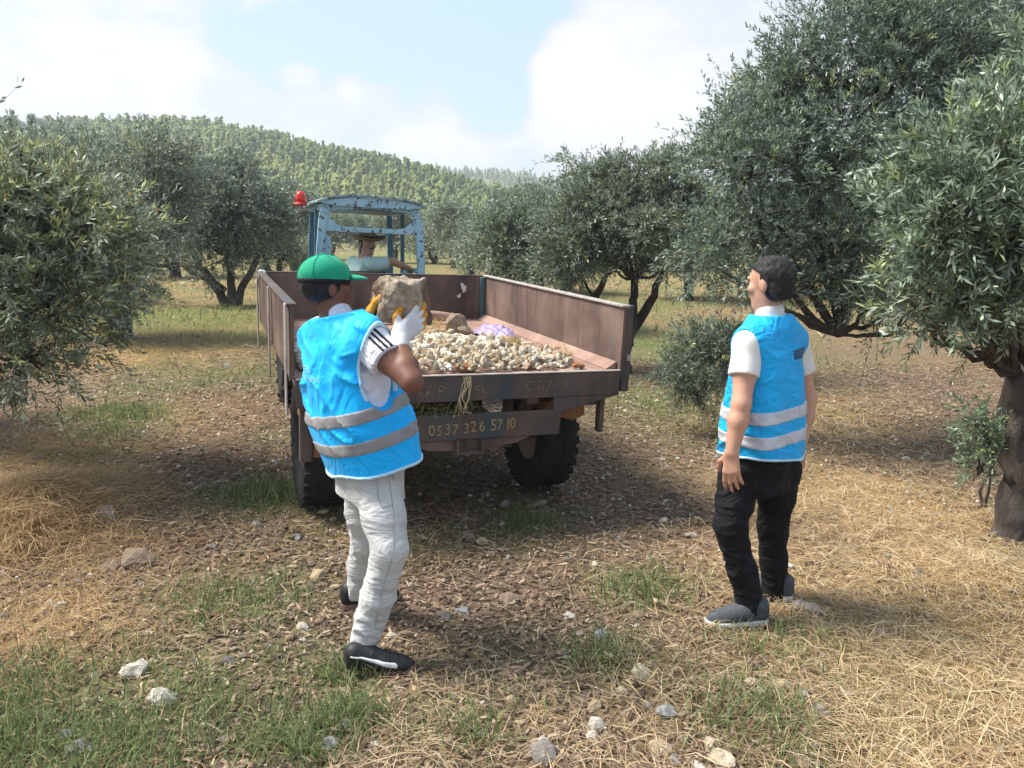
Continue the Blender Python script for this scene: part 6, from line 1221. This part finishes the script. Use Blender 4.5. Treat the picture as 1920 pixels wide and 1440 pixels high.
for px, py, q, n in ((40, 1400, .16, 700), (200, 1420, .16, 600), (350, 1360, .2, 450), (655, 1350, .07, 260), (640, 1265, .06, 200), (560, 1390, .12, 500), (485, 945, .2, 700), (530, 950, .16, 600), (235, 800, .25, 700), (215, 840, .22, 500), (985, 980, .1, 260), (1200, 1110, .14, 380), (1420, 1345, .14, 380), (450, 1130, .2, 500), (1140, 1240, .1, 260), (880, 1380, .1, 200), (1450, 1210, .16, 260), (60, 1290, .2, 500)):
    c = G(px, py); xs.append(rg.normal(c[0], q, n)); ys.append(rg.normal(c[1], q * .8, n)); Ls.append(rg.uniform(.06, .20, n)); Ws.append(rg.uniform(.0028, .0050, n)); Cs.append(pick(GC[:4], n, rg))
x = np.concatenate(xs); y = np.concatenate(ys); n = len(x)
strips('green_grass', 'patches of short green grass between straw and stones', 'grass', x, y, np.zeros(n), rg.uniform(0, 6.28, n), rg.uniform(.6, 1.5, n), np.concatenate(Ls), np.concatenate(Ws), rg.uniform(.1, .5, n), np.concatenate(Cs), rg)
# clods of churned soil along the track
x, y = wedge(5200, 2.3, 11, rg, 1.3); g, s_ = zone(x, y); ch = np.maximum(np.exp(-((x + .9) / 1.1) ** 2 - ((y - 4.6) / 1.6) ** 2), np.maximum(np.exp(-((x - .9) / .9) ** 2 - ((y - 5.0) / 1.0) ** 2), .25 * sstep(.5, .65, fbm2(x * 1.5, y * 1.5)))); x, y = keep(x, y, ch * (1 - .7 * s_), rg); s = rg.uniform(.008, .034, len(x)) * rg.random(len(x)) ** .6
tag(merged_stones('soil_clods', np.stack([x, y, gz(x, y) + s * .15], 1), s, [(.16, .105, .07), (.22, .15, .105), (.12, .08, .055), (.28, .20, .14)], 13, (.4, .8)), 'brown clods of churned soil around the trailer wheels and track', 'soil', kind='stuff')
# crumbs of earth, dead leaves and bark
x, y = wedge(95000, 2.2, 12, rg, 1.3); g, s = zone(x, y); x, y = keep(x, y, np.clip(.95 - .8 * s - .4 * g, .1, 1), rg); n = len(x)
strips('leaf_litter', 'brown leaf litter and crumbs of earth on the bare soil', 'litter', x, y, rg.uniform(.001, .014, n), rg.uniform(0, 6.28, n), rg.uniform(-.1, .35, n), rg.uniform(.012, .05, n) * (1 + y / 14), rg.uniform(.005, .014, n) * (1 + y / 14), rg.uniform(0, .3, n), pick([(.14, .098, .066), (.22, .155, .108), (.31, .225, .155), (.09, .063, .046), (.42, .32, .22)], n, rg), rg)
for k, (px, py, h, lab) in enumerate(((32, 835, .36, 'tall dry stalk standing in the grass at the left edge'), (148, 850, .24, 'thin reddish dry stalk right of the tall one at the left'))):
    g = G(px, py); b0 = (g[0], g[1], gz1(g[0], g[1])); tag(MB().tube([(0, 0, 0), (.01, 0, h * .5), (-.006, .01, h)], [.004, .003, .0015], 5).build('dry_stalk', simple('stalk%d' % k, (.45, .3, .12), (.55, .4, .18), 20), None), lab, 'stalk').location = b0
# ------------------------------------------------------------ hazy air
hz = MB().box((-1000, -40, -8), (1000, 1000, 90)).build('haze', bpy.data.materials.new('hazy_air'), None)
hm = hz.data.materials[0]; hm.use_nodes = True; hm.node_tree.nodes.clear(); ho = hm.node_tree.nodes.new('ShaderNodeOutputMaterial'); pv_ = hm.node_tree.nodes.new('ShaderNodeVolumePrincipled')
pv_.inputs['Density'].default_value = .00085; pv_.inputs['Color'].default_value = (.93, .97, 1.0, 1); pv_.inputs['Anisotropy'].default_value = .2; hm.node_tree.links.new(pv_.outputs[0], ho.inputs['Volume']); tag(hz, kind='stuff')
